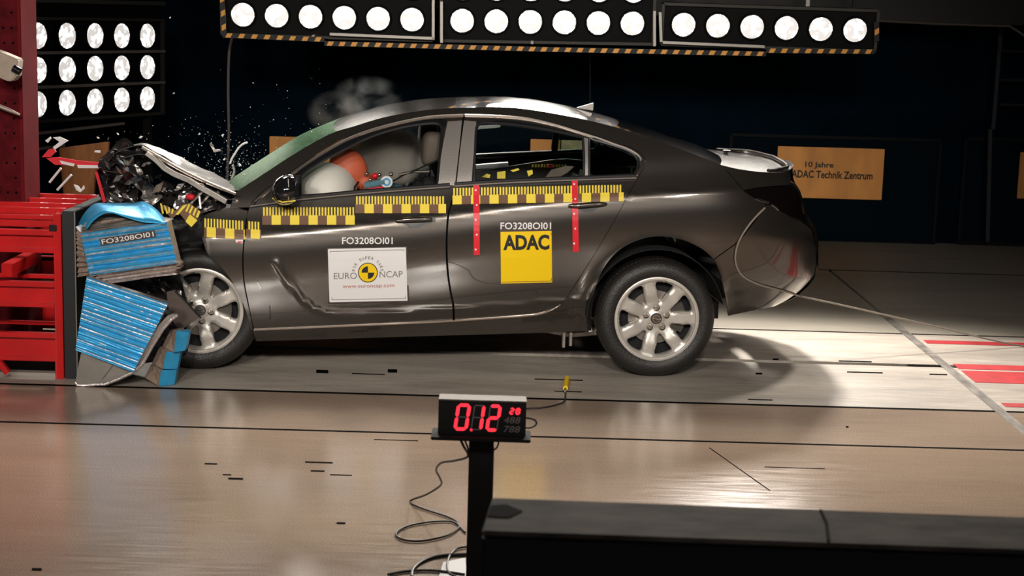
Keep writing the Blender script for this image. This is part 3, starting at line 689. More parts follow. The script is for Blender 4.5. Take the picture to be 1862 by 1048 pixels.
def ruler(x0, y0, x1, y1, ht, phase=0.0, h0=None):
    L_ = x1 - x0; yy = lambda x, k: y0 + (y1 - y0) * (x - x0) / L_ + ht * k
    ye = []; br = []; bk = []
    per = 33.6; x = x0; 
    ye_q = lambda a, b, k0, k1: [(a, yy(a, k0)), (b, yy(b, k0)), (b, yy(b, k1)), (a, yy(a, k1))]
    k = 0; xs = x0 - phase
    while xs < x1:
        a, b = max(xs, x0), min(xs + 16.8, x1)
        if b > a + 1: br.append(ye_q(a, b, .46, 1.0))
        a2, b2 = max(xs + 16.8, x0), min(xs + per, x1)
        if b2 > a2 + 1: ye.append(ye_q(a2, b2, .46, 1.0))
        for j in range(6):
            t = xs + 1.5 + j * 5.6
            if t > x0 and t + 3.0 < x1: ye.append(ye_q(t, t + 2.8, 0, .48))
            if j >= 3 and t + 5.6 < x1 and t > x0: bk.append(ye_q(t + 3.0, t + 5.2, .0, .46))
            elif t > x0 and t + 5.6 < x1: br.append(ye_q(t + 3.2, t + 5.0, .05, .46))
        xs += per
    multi('ruler_tape', ((ye, .0048), (br, .0040), (bk, .0044)), ['yellow', 'brown', 'blackprint'])
ruler(371, 397, 445, 402, 34, 12); ruler(447, 402, 475, 404, 31, 8)
ruler(477, 377, 645, 377, 32, 0); ruler(646, 357, 811, 357, 31, 0)
ruler(822, 342, 1134, 336, 30, 16)
for (x0, y0, x1, y1) in ((866, 333, 867, 464), (1045, 322, 1047, 458)):
    P = [(x0 - 5.5, y0), (x0 + 5.5, y0)] ; n = 12; mbt = []
    for k in range(n):
        a = k / n; b = (k + 1) / n; xa, xb = x0 + (x1 - x0) * a, x0 + (x1 - x0) * b; ya, yb = y0 + (y1 - y0) * a, y0 + (y1 - y0) * b
        mbt.append([(xa - 5.5, ya), (xa + 5.5, ya), (xb + 5.5, yb), (xb - 5.5, yb)])
    multi('red_tape', ((mbt, .0062), ([[(x0 + 2 * math.cos(t) * .9 + (1 if k % 2 else -1), y0 + 13 + k * 27 + 2 * math.sin(t)) for t in (0, 1.05, 2.1, 3.14, 4.2, 5.2)] for k in range(5)], .0072)), ['redtape', 'white'])
# ---- stickers with writing
def dtext(s, cx, cy, wpx, hpx, material, off, parent, ang=0.0, shear=0.0, bold=0.0, name='lettering', fn=None):
    vs, fs = text_faces(s, shear=shear, bold=bold)
    x0 = min(v.x for v in vs); x1 = max(v.x for v in vs); y0 = min(v.y for v in vs); y1 = max(v.y for v in vs)
    P = []
    for v in vs:
        a = (v.x - (x0 + x1) / 2) / (x1 - x0) * wpx; b = -(v.y - (y0 + y1) / 2) / (y1 - y0) * hpx
        P.append(hit(cx + a * math.cos(ang) - b * math.sin(ang), cy + a * math.sin(ang) + b * math.cos(ang), fn, off))
    mb = MB(); mb.add(P, fs); return mb.build(name, material, parent, fix=False)
def quad_grid(c, n=6, m_=6):
    (a, b, d, e) = c; out = []
    g = lambda s, t: (a[0] * (1 - s) * (1 - t) + b[0] * s * (1 - t) + d[0] * s * t + e[0] * (1 - s) * t, a[1] * (1 - s) * (1 - t) + b[1] * s * (1 - t) + d[1] * s * t + e[1] * (1 - s) * t)
    for i in range(n):
        for j in range(m_): out.append([g(i / n, j / m_), g((i + 1) / n, j / m_), g((i + 1) / n, (j + 1) / m_), g(i / n, (j + 1) / m_)])
    return out
st = decal('test_sticker', quad_grid(((596, 453), (738, 450), (741, 547), (599, 550))), 'white', .0045)
decal('sticker_frame', [[(594, 451), (740, 448), (740, 450), (594, 453)], [(594, 453), (597, 453), (600, 551), (597, 551)], [(738, 449), (741, 449), (744, 548), (741, 548)], [(597, 550), (743, 547), (743, 550), (597, 553)]], 'brownprint', .0050, st)
decal('inner_line', [[(600, 457), (735, 454), (735, 455), (600, 458)], [(600, 457), (601, 457), (604, 546), (603, 546)], [(734, 454), (735, 454), (738, 544), (737, 544)], [(603, 545), (737, 542.5), (737, 543.5), (603, 546)]], 'greyprint', .0055, st)
dtext('EURO', 628, 502, 42, 11.5, 'greyprint', .006, st, -.02); dtext('NCAP', 711, 499, 42, 11.5, 'greyprint', .006, st, -.02)
dtext('www.euroncap.com', 670, 522, 94, 6.5, 'redprint', .006, st, -.02)
arc = 'FOR SAFER CARS'
for i, ch in enumerate(arc):
    t = math.pi * (1.02 - 1.04 * i / (len(arc) - 1)) if False else math.radians(172 - 164 * i / (len(arc) - 1))
    if ch != ' ': dtext(ch, 669 + 26 * math.cos(t), 495 - 26 * math.sin(t), 3.6, 5.2, 'brownprint', .006, st, math.pi / 2 - t)
cx, cy, rr = 669, 496, 18
circ = lambda r, a0=0, a1=360, n=28: [(cx + r * math.cos(R(a0 + (a1 - a0) * k / n)), cy + r * math.sin(R(a0 + (a1 - a0) * k / n))) for k in range(n + (0 if a1 - a0 == 360 else 1))]
decal('emblem_ring', [circ(rr)], 'blackprint', .0062, st); em = decal('emblem_disc', [circ(rr - 1.5)], 'stick_yellow', .0070, st)
decal('emblem_quadrant', [[(cx, cy)] + circ(11.5, 180, 270, 8), [(cx, cy)] + circ(11.5, 0, 90, 8)], 'blackprint', .0078, st)
dtext('FO3208OI01', 668, 438, 92, 12.5, 'white', .0055, CAR, .0, bold=.012)
st2 = decal('club_sticker', quad_grid(((910, 422), (1003, 420), (1004, 514), (911, 516))), 'stick_yellow', .0045)
dtext('ADAC', 957, 441, 84, 28, 'blackprint', .0060, st2, -.01, bold=.04)
decal('inner_line', [[(912, 513), (1002, 511), (1002, 512), (912, 514)], [(1001.5, 424), (1002.5, 424), (1003, 512), (1002, 512)]], 'brown', .0055, st2)
lab = decal('number_label', quad_grid(((909, 402), (1003, 400), (1003, 420), (909, 422)), 4, 2), 'brownprint', .0045)
dtext('FO3208OI01', 956, 411, 92, 12.5, 'white', .0060, lab, .0, bold=.012)
decal('mark', [[(428, 436), (442, 436), (441, 443), (429, 441)]], 'white', .0045); decal('mark', [[(431, 439), (440, 439), (440, 442), (433, 442)]], 'redtape', .0050)

# ---- top shells
def loft(name, E, C, material, n=26, cross=9, vc=.93, th=0.0, noise_amp=0.0, seed=0, q=2.0, flat=False):
    E = resample(E, n); C = resample(C, n); rows = []
    for e, c in zip(E, C):
        row = []
        for j in range(cross + 1):
            t = j / cross; k = 1 - (1 - t) ** q; row.append(Vector((e.x + (c.x - e.x) * k, e.y + (vc - e.y) * t, e.z + (c.z - e.z) * k)))
        row += [Vector((p.x, VW - p.y, p.z)) for p in row[:-1][::-1]]
        rows.append(row)
    if noise_amp:
        for r in rows:
            for i, p in enumerate(r):
                s = Vector((seed, 0, 0)); r[i] = p + Vector((noise.noise(p * 5 + s), noise.noise(p * 6 + s * 2), noise.noise(p * 7 + s * 3) + .5 * noise.noise(p * 16 + s))) * noise_amp
    w = len(rows[0]); mb = MB(); mb.add([p for r in rows for p in r], [(i * w + j, i * w + j + 1, (i + 1) * w + j + 1, (i + 1) * w + j) for i in range(n - 1) for j in range(w - 1)])
    o = mb.build(name, material, CAR, smooth=not flat)
    if th:
        md = o.modifiers.new('s', 'SOLIDIFY'); md.thickness = th; md.offset = 0
    return o
cc = lambda pts, v: [hitv(p.x, p.y, v) for p in catmull([(x, y, 0) for x, y in pts], 5)]
roofE = onbody([(614, 239)] + A_rail[:8], 0, 5); roofC = cc([(606, 227), (640, 216), (687, 203), (735, 195), (797, 187), (840, 183), (907, 179), (966, 182), (1010, 189), (1068, 202), (1117, 216)], .93)
loft('roof', roofE, roofC, 'paint_dimmed', 40, 12)
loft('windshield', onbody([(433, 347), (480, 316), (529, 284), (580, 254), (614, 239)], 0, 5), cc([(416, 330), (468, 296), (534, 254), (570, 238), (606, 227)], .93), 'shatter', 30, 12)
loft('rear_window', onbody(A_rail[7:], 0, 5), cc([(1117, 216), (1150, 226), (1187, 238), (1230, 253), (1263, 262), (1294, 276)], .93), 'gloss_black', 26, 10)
loft('trunk_lid', onbody([(1310, 300), (1340, 307), (1385, 313), (1424, 313), (1436, 309)], 0, 5), cc([(1294, 276), (1320, 281), (1360, 286), (1400, 290), (1436, 293)], .93), 'paint_dimmed', 22, 12, q=1.6)
# spoiler lip, drawn out along the rear edge of the lid
def rearcap(name, w0, w1, material, n=14, extra=0.0, v0=None):
    mb = MB(); rows = []
    for i in range(n + 1):
        w = w0 + (w1 - w0) * i / n; ue = uend(w); row = []
        bs = interp(SK, SV, w - wc(1.0))
        for k in range(25):
            ph = R(72 + (180 - 144) * k / 24); c = math.cos(ph); s_ = math.sin(ph)
            t = max(0, s_) ** (2 / 3); ins = (1 - abs(c) ** (2 / 3))
            v = bs * abs(c) + .93 * ins if c > 0 else VW - (bs * abs(c) + .93 * ins)
            row.append(Vector((U0 + (ue - U0) * t + extra, v, w)))
        rows.append(row)
    w_ = 25; mb.add([p for r in rows for p in r], [(i * w_ + j, i * w_ + j + 1, (i + 1) * w_ + j + 1, (i + 1) * w_ + j) for i in range(n) for j in range(w_ - 1)])
    return mb.build(name, material, CAR, smooth=True)
wl = lambda x, y: hitv(x, y, .415).z
rearcap('rear_bumper', wl(1400, 572), wl(1482, 415), 'paint', 16)
rearcap('tail_panel', wl(1482, 414), wl(1444, 341), 'taillamp', 8)
rearcap('trunk_rear_panel', wl(1444, 340), wl(1440, 303), 'paint', 6)
sp = MB(); lip = cc([(1424, 303)], .93)[0] if False else None
E1 = hit(1400, 312); T1 = hitv(1441, 299, .415)
path = [Vector((E1.x + .0, E1.y + .04, E1.z + .0)), Vector((E1.x + .07, E1.y + .10, E1.z + .002)), Vector((T1.x - .025, .44, T1.z - .012)), Vector((T1.x + .015, .93, T1.z - .004))]
path = catmull(path, 6); path = path + mir(path)[::-1][1:]
MB().tube(path, .013, 8).build('spoiler', 'paint', CAR, smooth=True)
# antenna fin, rear lid camera mount
f0 = hitv(1048, 196, .93); f1 = hitv(1084, 205, .93); f2 = hitv(1082, 187, .93)
MB().prism([(f0.x, .92, f0.z), (f1.x - .02, .92, f1.z + .012), (f2.x - .01, .92, f2.z), (f2.x - .03, .92, f2.z - .006)], (0, .02, 0)).build('antenna_fin', 'greyalu', CAR, bevel=.003)
f0 = hitv(1318, 284, .93); MB().box((f0.x - .012, .9, f0.z - .02), (f0.x + .012, .94, f0.z + .035)).box((f0.x - .012, .9, f0.z + .028), (f0.x + .03, .94, f0.z + .038)).build('camera_mount', 'steel_dk', CAR)
# ---- crushed hood
hoodE = [hitv(x, y, .10) for x, y in ((196, 288), (214, 275), (240, 268), (264, 266), (288, 280), (320, 300), (352, 318), (392, 336), (430, 349))]
hoodC = [hitv(x, y, .93) for x, y in ((196, 279), (214, 270), (240, 265), (262, 263), (290, 272), (325, 288), (358, 304), (395, 321), (424, 335))]
def dense(P, k=5): return catmull(P, k, ang=170)
hoodF = [hitv(x, y, 1.70) for x, y in ((200, 284), (216, 278), (240, 273), (262, 270), (290, 280), (325, 296), (358, 311), (395, 326), (424, 338))]
def hood_shell(name, dz, material, amp, th):
    n, k = 44, 26; A, B, C_ = (resample(dense(x), n) for x in (hoodE, hoodC, hoodF)); mb = MB(); vs = []
    for a_, b_, c_ in zip(A, B, C_):
        for j in range(k + 1):
            t = j / k; pt = a_ * (1 - t) * (1 - 2 * t) + b_ * 4 * t * (1 - t) + c_ * t * (2 * t - 1)
            s = Vector((4, 0, 0)); vs.append(pt + Vector((noise.noise(pt * 5 + s), noise.noise(pt * 6 + s * 2), noise.noise(pt * 7 + s * 3) + .5 * noise.noise(pt * 16 + s))) * amp + Vector((0, 0, dz)))
    w = k + 1; mb.add(vs, [(i * w + j, i * w + j + 1, (i + 1) * w + j + 1, (i + 1) * w + j) for i in range(n - 1) for j in range(k)])
    o = mb.build(name, material, CAR, smooth=True); md = o.modifiers.new('s', 'SOLIDIFY'); md.thickness = th; md.offset = 0
hood_shell('hood', 0, 'paint_rough', .014, .004)
hood_shell('hood_inner_panel', -.05, 'black', .018, .006)
rng = random.Random(7)
P = [hitv(x, y, .07) for x, y in ((268, 277), (286, 291), (300, 305), (318, 316), (344, 327), (372, 344), (398, 358), (412, 366))]
mb = MB()
for a, b in zip(P, P[1:]): mb.bar(a, b, .10, .022, (0, 0, 1))
mb.build('fender_rail', 'greyalu', CAR)
P = [hitv(x, y, .05) for x, y in ((258, 268), (285, 283), (330, 309), (380, 333), (428, 353))]
mb = MB(); mb.tube(dense(P), .010, 6); mb.build('hood_edge', 'trim', CAR, smooth=True)
# crushed metal in the engine bay: crumpled sheets, each its own piece
def crumple(name, corners, v0, v1, material, seed, amp=.05, n=14, freq=9, parent=CAR, fl=True, uv=False):
    """corners: 4 pixels (a,b,c,d); v0..v1: depth at the ab edge and the cd edge"""
    mb = MB(); s = Vector((seed * 3.1, seed * 1.7, seed))
    Q = [hitv(*corners[0], v0), hitv(*corners[1], v0), hitv(*corners[2], v1), hitv(*corners[3], v1)]; vs = []
    for i in range(n + 1):
        for j in range(n + 1):
            a, b = i / n, j / n; p = Q[0] * (1 - a) * (1 - b) + Q[1] * a * (1 - b) + Q[2] * a * b + Q[3] * (1 - a) * b
            d = Vector((noise.noise(p * freq + s), noise.noise(p * freq + s * 2 + Vector((5, 0, 0))), noise.noise(p * freq + s * 3 + Vector((0, 9, 0)))))
            vs.append(p + d * amp)
    mb.add(vs, [(i * (n + 1) + j, (i + 1) * (n + 1) + j, (i + 1) * (n + 1) + j + 1, i * (n + 1) + j + 1) for i in range(n) for j in range(n)])
    o = mb.build(name, material, parent, smooth=not fl); md = o.modifiers.new('s', 'SOLIDIFY'); md.thickness = .004; return o
M['crush'] = mat('crushed_dark_metal', (.06, .055, .055), .22, .7, coat=.6, var=.6, vscale=12, bump=.3, bscale=40)
M['crushlight'] = mat('bent_bare_metal', (.45, .41, .38), .3, .8, var=.4, vscale=15, bump=.4, bscale=50)
crumple('engine_bay_wall', ((190, 290), (410, 372), (350, 470), (180, 400)), .42, .34, 'matte_black', 1, .10, 26, 7)
crumple('crushed_front_panel', ((192, 278), (262, 272), (240, 345), (190, 350)), .20, .22, 'crush', 2, .085, 22, 11)
crumple('crushed_front_panel', ((188, 330), (250, 335), (258, 392), (190, 392)), .22, .24, 'crush', 5, .08, 20, 11)
crumple('crushed_grille', ((180, 282), (232, 262), (262, 270), (200, 312)), .10, .14, 'crush', 3, .08, 22, 14)
crumple('strut_tower', ((233, 308), (247, 300), (292, 365), (268, 378)), .12, .14, 'crushlight', 4, .035, 16, 16)
crumple('bent_bracket', ((258, 322), (268, 318), (282, 345), (276, 352)), .10, .10, 'chrome', 6, .02, 8, 16)
crumple('bent_bracket', ((217, 288), (224, 292), (230, 322), (224, 318)), .08, .10, 'chrome', 8, .02, 8, 16)
crumple('bent_bracket', ((229, 302), (241, 284), (243, 288), (233, 306)), .09, .10, 'crushlight', 9, .01, 6, 16)
crumple('engine_cover', ((285, 320), (350, 345), (362, 392), (278, 378)), .24, .20, 'crush', 10, .07, 20, 12)
crumple('inner_fender', ((320, 330), (405, 368), (400, 384), (335, 388)), .16, .10, 'crush', 11, .05, 16, 10)
crumple('inner_fender', ((300, 392), (374, 392), (368, 470), (318, 470)), .14, .16, 'black', 12, .05, 16, 8)
for k in range(46):
    x = rng.uniform(195, 400); y = rng.uniform(285 + max(0, x - 270) * .5, 385); v = rng.uniform(.04, .16); c = hitv(x, y, v); mb = MB()
    a = Vector((rng.uniform(-1, 1), rng.uniform(-.5, .5), rng.uniform(-1, 1))).normalized() * rng.uniform(.015, .05); b = a.cross(Vector((rng.uniform(-1, 1), 1, rng.uniform(-1, 1)))).normalized() * rng.uniform(.006, .022)
    mb.prism([c - a, c + b, c + a * .9 + b * .4, c - b], (.002, .006, .003)); mb.build('engine_bay_scrap', ['crushlight', 'crush', 'black', 'crushlight', 'chrome'][k % 5], CAR)
for pts in (((345, 372), (372, 345)), ((352, 386), (383, 352)), ((365, 380), (362, 352))):
    MB().tube([hitv(*pts[0], .06), hitv(*pts[1], .08)], .008, 6).build('bent_rod', 'crushlight', CAR, smooth=True)
c = hitv(346, 358, .05); MB().ell(c, (.025, .02, .018), 8, 6).build('red_cap', 'redtape', CAR)
# torn ruler tape on the crumpled fender
def flatpoly(name, polys, v, material, parent, th=.003):
    mb = MB()
    for p in polys: mb.prism([hitv(x, y, v) for x, y in p], (0, th, 0))
    return mb.build(name, material, parent)
tb = flatpoly('torn_tape', [[(290, 371), (318, 383), (332, 372), (345, 370), (366, 386), (350, 412), (336, 400), (326, 388), (312, 398)]], .03, 'brown', CAR)
flatpoly('torn_tape_print', [[(291, 370), (294, 370), (298, 388), (295, 390)], [(298, 373), (301, 375), (306, 388), (303, 390)], [(306, 376), (309, 378), (309, 386), (306, 388)], [(313, 379), (316, 381), (314, 389), (311, 389)], [(319, 390), (333, 374), (341, 372), (330, 384), (324, 391)],
                              [(343, 371), (346, 372), (340, 386), (337, 384)], [(349, 374), (352, 376), (346, 389), (343, 387)], [(355, 378), (358, 380), (353, 393), (350, 391)], [(361, 382), (364, 385), (360, 396), (356, 395)], [(345, 390), (359, 401), (348, 413), (337, 403)]], .026, 'yellow', tb)
# wheel well liners, underbody, cabin
for (c, v0) in ((RC, .0), (FC, .03)):
    for mir_ in (0, 1):
        mb = MB(); n = 20; ra = .40
        a0, a1 = (12, 180) if c is RC else (-5, 125)
        for k in range(n): 
            t0, t1 = R(a0 + (a1 - a0) * k / n), R(a0 + (a1 - a0) * (k + 1) / n); va, vb = (.035, .48) if not mir_ else (VW - .035, VW - .48)
            mb.add([(c.x + ra * math.cos(t0), va, c.y + ra * math.sin(t0)), (c.x + ra * math.cos(t1), va, c.y + ra * math.sin(t1)), (c.x + ra * math.cos(t1), vb, c.y + ra * math.sin(t1)), (c.x + ra * math.cos(t0), vb, c.y + ra * math.sin(t0)), (c.x, vb, c.y)], [(0, 1, 2, 3), (3, 2, 4)])
        o = mb.build('wheel_well', 'matte_black', CAR); o.modifiers.new('s', 'SOLIDIFY').thickness = .004
MB().box((RC.x + .46, .40, .40), (.70, VW - .40, .50)).build('trunk_floor', 'matte_black', CAR)
MB().box((FC.x + .44, .22, .24), (RC.x - .44, VW - .22, .34)).build('underbody', 'matte_black', CAR)
MB().box((RC.x - .44, .48, .26), (RC.x + .46, VW - .48, .36)).build('rear_axle', 'matte_black', CAR)
MB().box((FC.x - .25, .5, .22), (FC.x + .44, VW - .5, .34)).build('front_subframe', 'matte_black', CAR)
e_ = MB(); q = hitv(1040, 610, .25)
e_.tube([(-1.0, .35, .23), (-.6, .33, .22), (q.x, .3, .20), (q.x + .2, .3, .22)], .03, 8); e_.build('exhaust_pipe', 'crushlight', CAR, smooth=True)
MB().box((q.x - .06, .2, .13), (q.x - .045, .26, .22)).box((q.x - .02, .2, .14), (q.x - .005, .26, .22)).build('jacking_bracket', 'trim', CAR)
MB().box((FC.x + .40, .14, .30), (FC.x + .46, VW - .14, .95)).build('firewall', 'matte_black', CAR)
def inner(u, w): return vside(u, w) + .055
card = [(520, 372), (820, 349), (1150, 328), (1120, 395), (1050, 505), (1000, 560), (700, 588), (480, 595), (470, 480)]
sheet('door_card', card, [], 'matte_black', fn=inner, gap=0, rim=0, mirror=True, smooth=False, grid=.08)
# dashboard, seats
d0 = hitv(520, 350, .9); d1 = hitv(560, 352, .9)
MB().box((d0.x - .1, .16, .62), (d1.x + .02, VW - .16, d1.z - .01)).build('dashboard', 'black', CAR, bevel=.03)
def rbox(name, c, size, rx, material, parent, bev=.04, rz=0):
    mb = MB().box((-size[0] / 2, -size[1] / 2, -size[2] / 2), (size[0] / 2, size[1] / 2, size[2] / 2)); rot = Matrix.Rotation(rx, 3, 'Y')
    o = mb.build(name, material, parent, bevel=bev, smooth=True)
    o.data.transform(Matrix.Translation(c) @ rot.to_4x4()); return o
hp = hitv(786, 270, .50)
for v in (.50, 1.36):
    s_ = rbox('front_seat', Vector((hp.x - .10, v, .78)), (.14, .50, .62), R(16), 'seat', CAR)
    rbox('seat_cushion', Vector((hp.x - .42, v, .50)), (.52, .50, .16), R(-6), 'seat', s_)
    hb = MB().ell((0, 0, 0), (1, 1, 1), 32, 20); sg = lambda t, e: math.copysign(abs(t) ** e, t)
    hb.v = [Vector((hp.x + sg(c.x, .6) * .062 + c.z * .01, v + sg(c.y, .45) * .14, hp.z + sg(c.z, .5) * .10)) for c in hb.v]
    hb.build('headrest', 'headrest', s_, smooth=True)
    for dv in (-.06, .06): MB().tube([(hp.x - .01, v + dv, hp.z - .09), (hp.x - .02, v + dv, hp.z - .17)], .007, 8).build('headrest_post', 'chrome', s_, smooth=True)
rbox('rear_seat', Vector((-.35, .93, .78)), (.16, 1.3, .55), R(22), 'seat', CAR); 
# belt and strap seen in the front window, far belt line bright strip
P = [hitv(803, 288, .33), hitv(770, 303, .33), hitv(735, 318, .36), hitv(705, 335, .4)]
mb = MB()
for a, b in zip(P, P[1:]): mb.bar(a, b, .005, .05, (0, 1, 0))
mb.build('seat_belt', 'matte_black', CAR)
MB().tube([hitv(724, 318, .34), hitv(752, 312, .34), hitv(781, 312, .34)], .008, 6).build('metal_tube', 'trim', CAR, smooth=True)
MB().tube([hitv(862, 304, 1.55), hitv(924, 299, 1.55)], .018, 8).build('inner_bright_rail', 'white', CAR, smooth=True)
fl = MB()
for k in range(12):
    q = hitv(969 + k * 5.4, 302, 1.5); fl.box((q.x - .006, q.y, q.z - .008), (q.x + .005, q.y + .004, q.z + .008))
fl.build('inner_mark', 'yellow', CAR)
q = hitv(1001, 302, 1.49); MB().box((q.x - .016, q.y, q.z - .012), (q.x + .012, q.y + .004, q.z + .012)).build('inner_red_mark', 'redtape', CAR)
flatpoly('inner_yellow_patch', [[(876, 322), (885, 316), (892, 318), (890, 324)], [(904, 313), (919, 311), (919, 325), (904, 325)], [(928, 310), (942, 306), (945, 309), (933, 313)], [(958, 311), (968, 309), (969, 316), (961, 321)]], .55, 'yellow', CAR)
flatpoly('inner_grey_cover', [[(991, 324), (1003, 309), (1030, 302), (1044, 303), (1032, 314), (1012, 325)]], .6, 'headrest', CAR, .02)
flatpoly('inner_dark_cover', [[(862, 312), (930, 302), (1000, 291), (1030, 289), (1062, 292), (1062, 326), (862, 334)]], 1.62, 'black', CAR, .02)
# airbag
q = hitv(596, 338, .50); ab = MB().ell((q.x, .50, q.z - .02), (.175, .30, .155), 32, 20, Matrix.Rotation(R(-28), 3, 'Y')).build('airbag', 'airbag', CAR, smooth=True)
q = hitv(560, 345, .5); rbox('steering_wheel_hub', Vector((q.x, .5, q.z - .06)), (.05, .2, .2), R(25), 'headrest', CAR)
# mirror
q = hitv(522, 345, -.06); mb = MB().ell((q.x, -.07, q.z), (.085, .11, .085), 20, 14)
for v in mb.v:
    if v.x > q.x + .045: v.x = q.x + .045
    v.x += (v.z - q.z) * .15
mb.build('side_mirror', 'gloss_black', CAR, smooth=True)
mb = MB().ell((q.x + .0, VW + .07, q.z), (.085, .11, .085), 20, 14)
mb.build('side_mirror', 'gloss_black', CAR, smooth=True)
MB().box((q.x - .06, -.01, q.z - .10), (q.x + .05, .06, q.z - .055)).build('mirror_foot', 'black', CAR, bevel=.01)
MB().tube(catmull([(q.x - .075, -.10, q.z - .045), (q.x - .02, -.165, q.z - .058), (q.x + .05, -.15, q.z - .05)], 4), .004, 6).build('mirror_strip', 'yellow', CAR)
P = [Vector((q.x + .012, -.165, q.z + .07)), Vector((q.x + .016, -.17, q.z)), Vector((q.x + .012, -.165, q.z - .05))]
MB().tube(P, .004, 6).build('mirror_edge', 'trim', CAR)

# ---- wheels
def wheel(c, v, phase, out=-1, rad=.342):
    """axis along v; out=-1: outer face to the camera"""
    RR = .240
    def disc2d():
        vs = []; es = []
        def lp(pts):
            b = len(vs); vs.extend(Vector(p) for p in pts); es.extend((b + i, b + (i + 1) % len(pts)) for i in range(len(pts)))
        outer = [(RR * math.cos(2 * math.pi * k / 96), RR * math.sin(2 * math.pi * k / 96)) for k in range(96)]; lp(outer)
        holes = []
        for k in range(7):
            a = phase + 2 * math.pi * k / 7; h = []
            r0, r1, w0, w1 = .098, .212, .018, .052
            prof = [(r0, -.5 * w0), (r0 - .004, 0), (r0, .5 * w0), (r0 + .012, w0 * .85), ((r0 + r1) / 2, w1 * .62), (r1 - .03, w1 * .92), (r1 - .012, w1 * .98), (r1 - .003, w1 * .75), (r1 + .003, 0), (r1 - .003, -w1 * .75), (r1 - .012, -w1 * .98), (r1 - .03, -w1 * .92), ((r0 + r1) / 2, -w1 * .62), (r0 + .012, -w0 * .85)]
            h = [(r * math.cos(a) - s * math.sin(a), r * math.sin(a) + s * math.cos(a)) for r, s in prof]
            h = [(q.x, q.y) for q in catmull([(x, y, 0) for x, y in h], 2, True, 80)]; lp(h); holes.append([Vector(p) for p in h])
        g = .013; i = 0; y = -RR
        while y < RR:
            x = -RR + (g / 2 if i % 2 else 0); i += 1
            while x < RR:
                p = Vector((x, y))
                if p.length < RR - g * .5 and not any(inside(p, h) for h in holes) and all((q - p).length > g * .5 for q in vs[:96 + 7 * 28]): vs.append(p)
                x += g
            y += g * .87
        V, E_, Fc, *_r = delaunay_2d_cdt(vs, es, [], 0, 1e-6); fs = []
        ol = [Vector(p) for p in outer]
        for f in Fc:
            cc_ = sum((V[i] for i in f), Vector((0, 0))) / len(f)
            if inside(cc_, ol) and not any(inside(cc_, h) for h in holes): fs.append(f)
        return V, fs, holes
    V, fs, holes = disc2d(); s_ = -out
    def dep(p):
        r = p.length; d = interp((0, .035, .05, .085, .15, .215, .228, .240), (.020, .020, .030, .030, .014, .012, .004, .0), r)
        dm = min(min((q - p).length for q in h) for h in holes)
        return d + .010 * math.exp(-(dm / .006) ** 2)
    mb = MB(); D = [dep(Vector(p)) for p in V]
    top = [Vector((p.x, -out * D[i] * 1, p.y)) for i, p in enumerate(V)]
    mb.add(top, fs)
    cnt = set((f[k], f[(k + 1) % len(f)]) for f in fs for k in range(len(f)))
    for (a, b) in [e for e in cnt if (e[1], e[0]) not in cnt]:
        if V[a].length > RR - .001: continue
        mb.add([top[a], top[b], top[b] + Vector((0, -out * .035, 0)), top[a] + Vector((0, -out * .035, 0))], [(0, 1, 2, 3)])
    mb.lathe([(.224, s_ * .004), (.227, s_ * -.003), (.237, s_ * -.005), (.2445, s_ * -.002), (.245, s_ * .012)], (0, 0, 0), 'Y', 72)
    mb.lathe([(RR, 0), (RR + .004, -out * -.003), (RR + .002, -out * .01), (RR - .015, -out * .02), (RR - .02, -out * .17)], (0, 0, 0), 'Y', 64)
    e = mb.build('wheel', 'rim', CAR, smooth=True, fix=True); e.location = (c.x, v, c.y)
    s = -out
    prof = [(RR - .002, .0), (RR + .012, -.008), (RR + .035, -.016), (rad - .045, -.014), (rad - .022, -.004), (rad - .008, .012), (rad - .001, .030), (rad, .05), (rad, .17), (rad - .008, .205), (rad - .04, .225), (RR, .215)]
    MB().lathe([(r, a * s + .008 * s) for r, a in prof], (0, 0, 0), 'Y', 96).build('tire', 'rubber', e, smooth=True)
    tr = MB()
    for k in range(84):
        t = 2 * math.pi * k / 84; ct, st_ = math.cos(t), math.sin(t); tx, tz = -st_, ct
        for (ra, rb, y0, y1) in ((rad - .020, rad + .001, .006, .050), (rad - .006, rad + .0015, .056, .11)):
            P = []
            for rr_, ya in ((ra, y0), (rb, y1 if y1 < .06 else y0), (rb, y1), (ra, y1)):
                P.append((ct * rr_ , ya * s, st_ * rr_))
            w_ = .0085
            A_ = [(p[0] + tx * w_, p[1], p[2] + tz * w_) for p in P]; B_ = [(p[0] - tx * w_, p[1], p[2] - tz * w_) for p in P]
            tr.add(A_ + B_, [(0, 1, 2, 3), (7, 6, 5, 4), (0, 4, 5, 1), (1, 5, 6, 2), (2, 6, 7, 3), (3, 7, 4, 0)])
    tr.build('tread', 'rubber', e)
    MB().lathe([(0, .075 * s), (.155, .075 * s), (.155, .10 * s), (0, .10 * s)], (0, 0, 0), 'Y', 48).build('brake_disc', 'disc', e)
    MB().lathe([(0, .05 * s), (.07, .05 * s), (.07, .10 * s)], (0, 0, 0), 'Y', 32).build('hub', 'rimdark', e, smooth=True)
    cb = MB()
    for k in range(7):
        t0, t1 = R(-30 + 9 * k), R(-30 + 9 * (k + 1))
        cb.add([(r * math.cos(t), y * s, r * math.sin(t)) for t in (t0, t1) for r, y in ((.10, .055), (.175, .055), (.175, .12), (.10, .12))], [(0, 1, 5, 4), (1, 2, 6, 5), (2, 3, 7, 6), (0, 1, 2, 3), (4, 5, 6, 7)])
    cb.build('brake_caliper', 'rimdark', e)
    MB().lathe([(.0, .10 * s), (.225, .10 * s), (.222, .13 * s)], (0, 0, 0), 'Y', 32).build('backing_plate', 'matte_black', e)
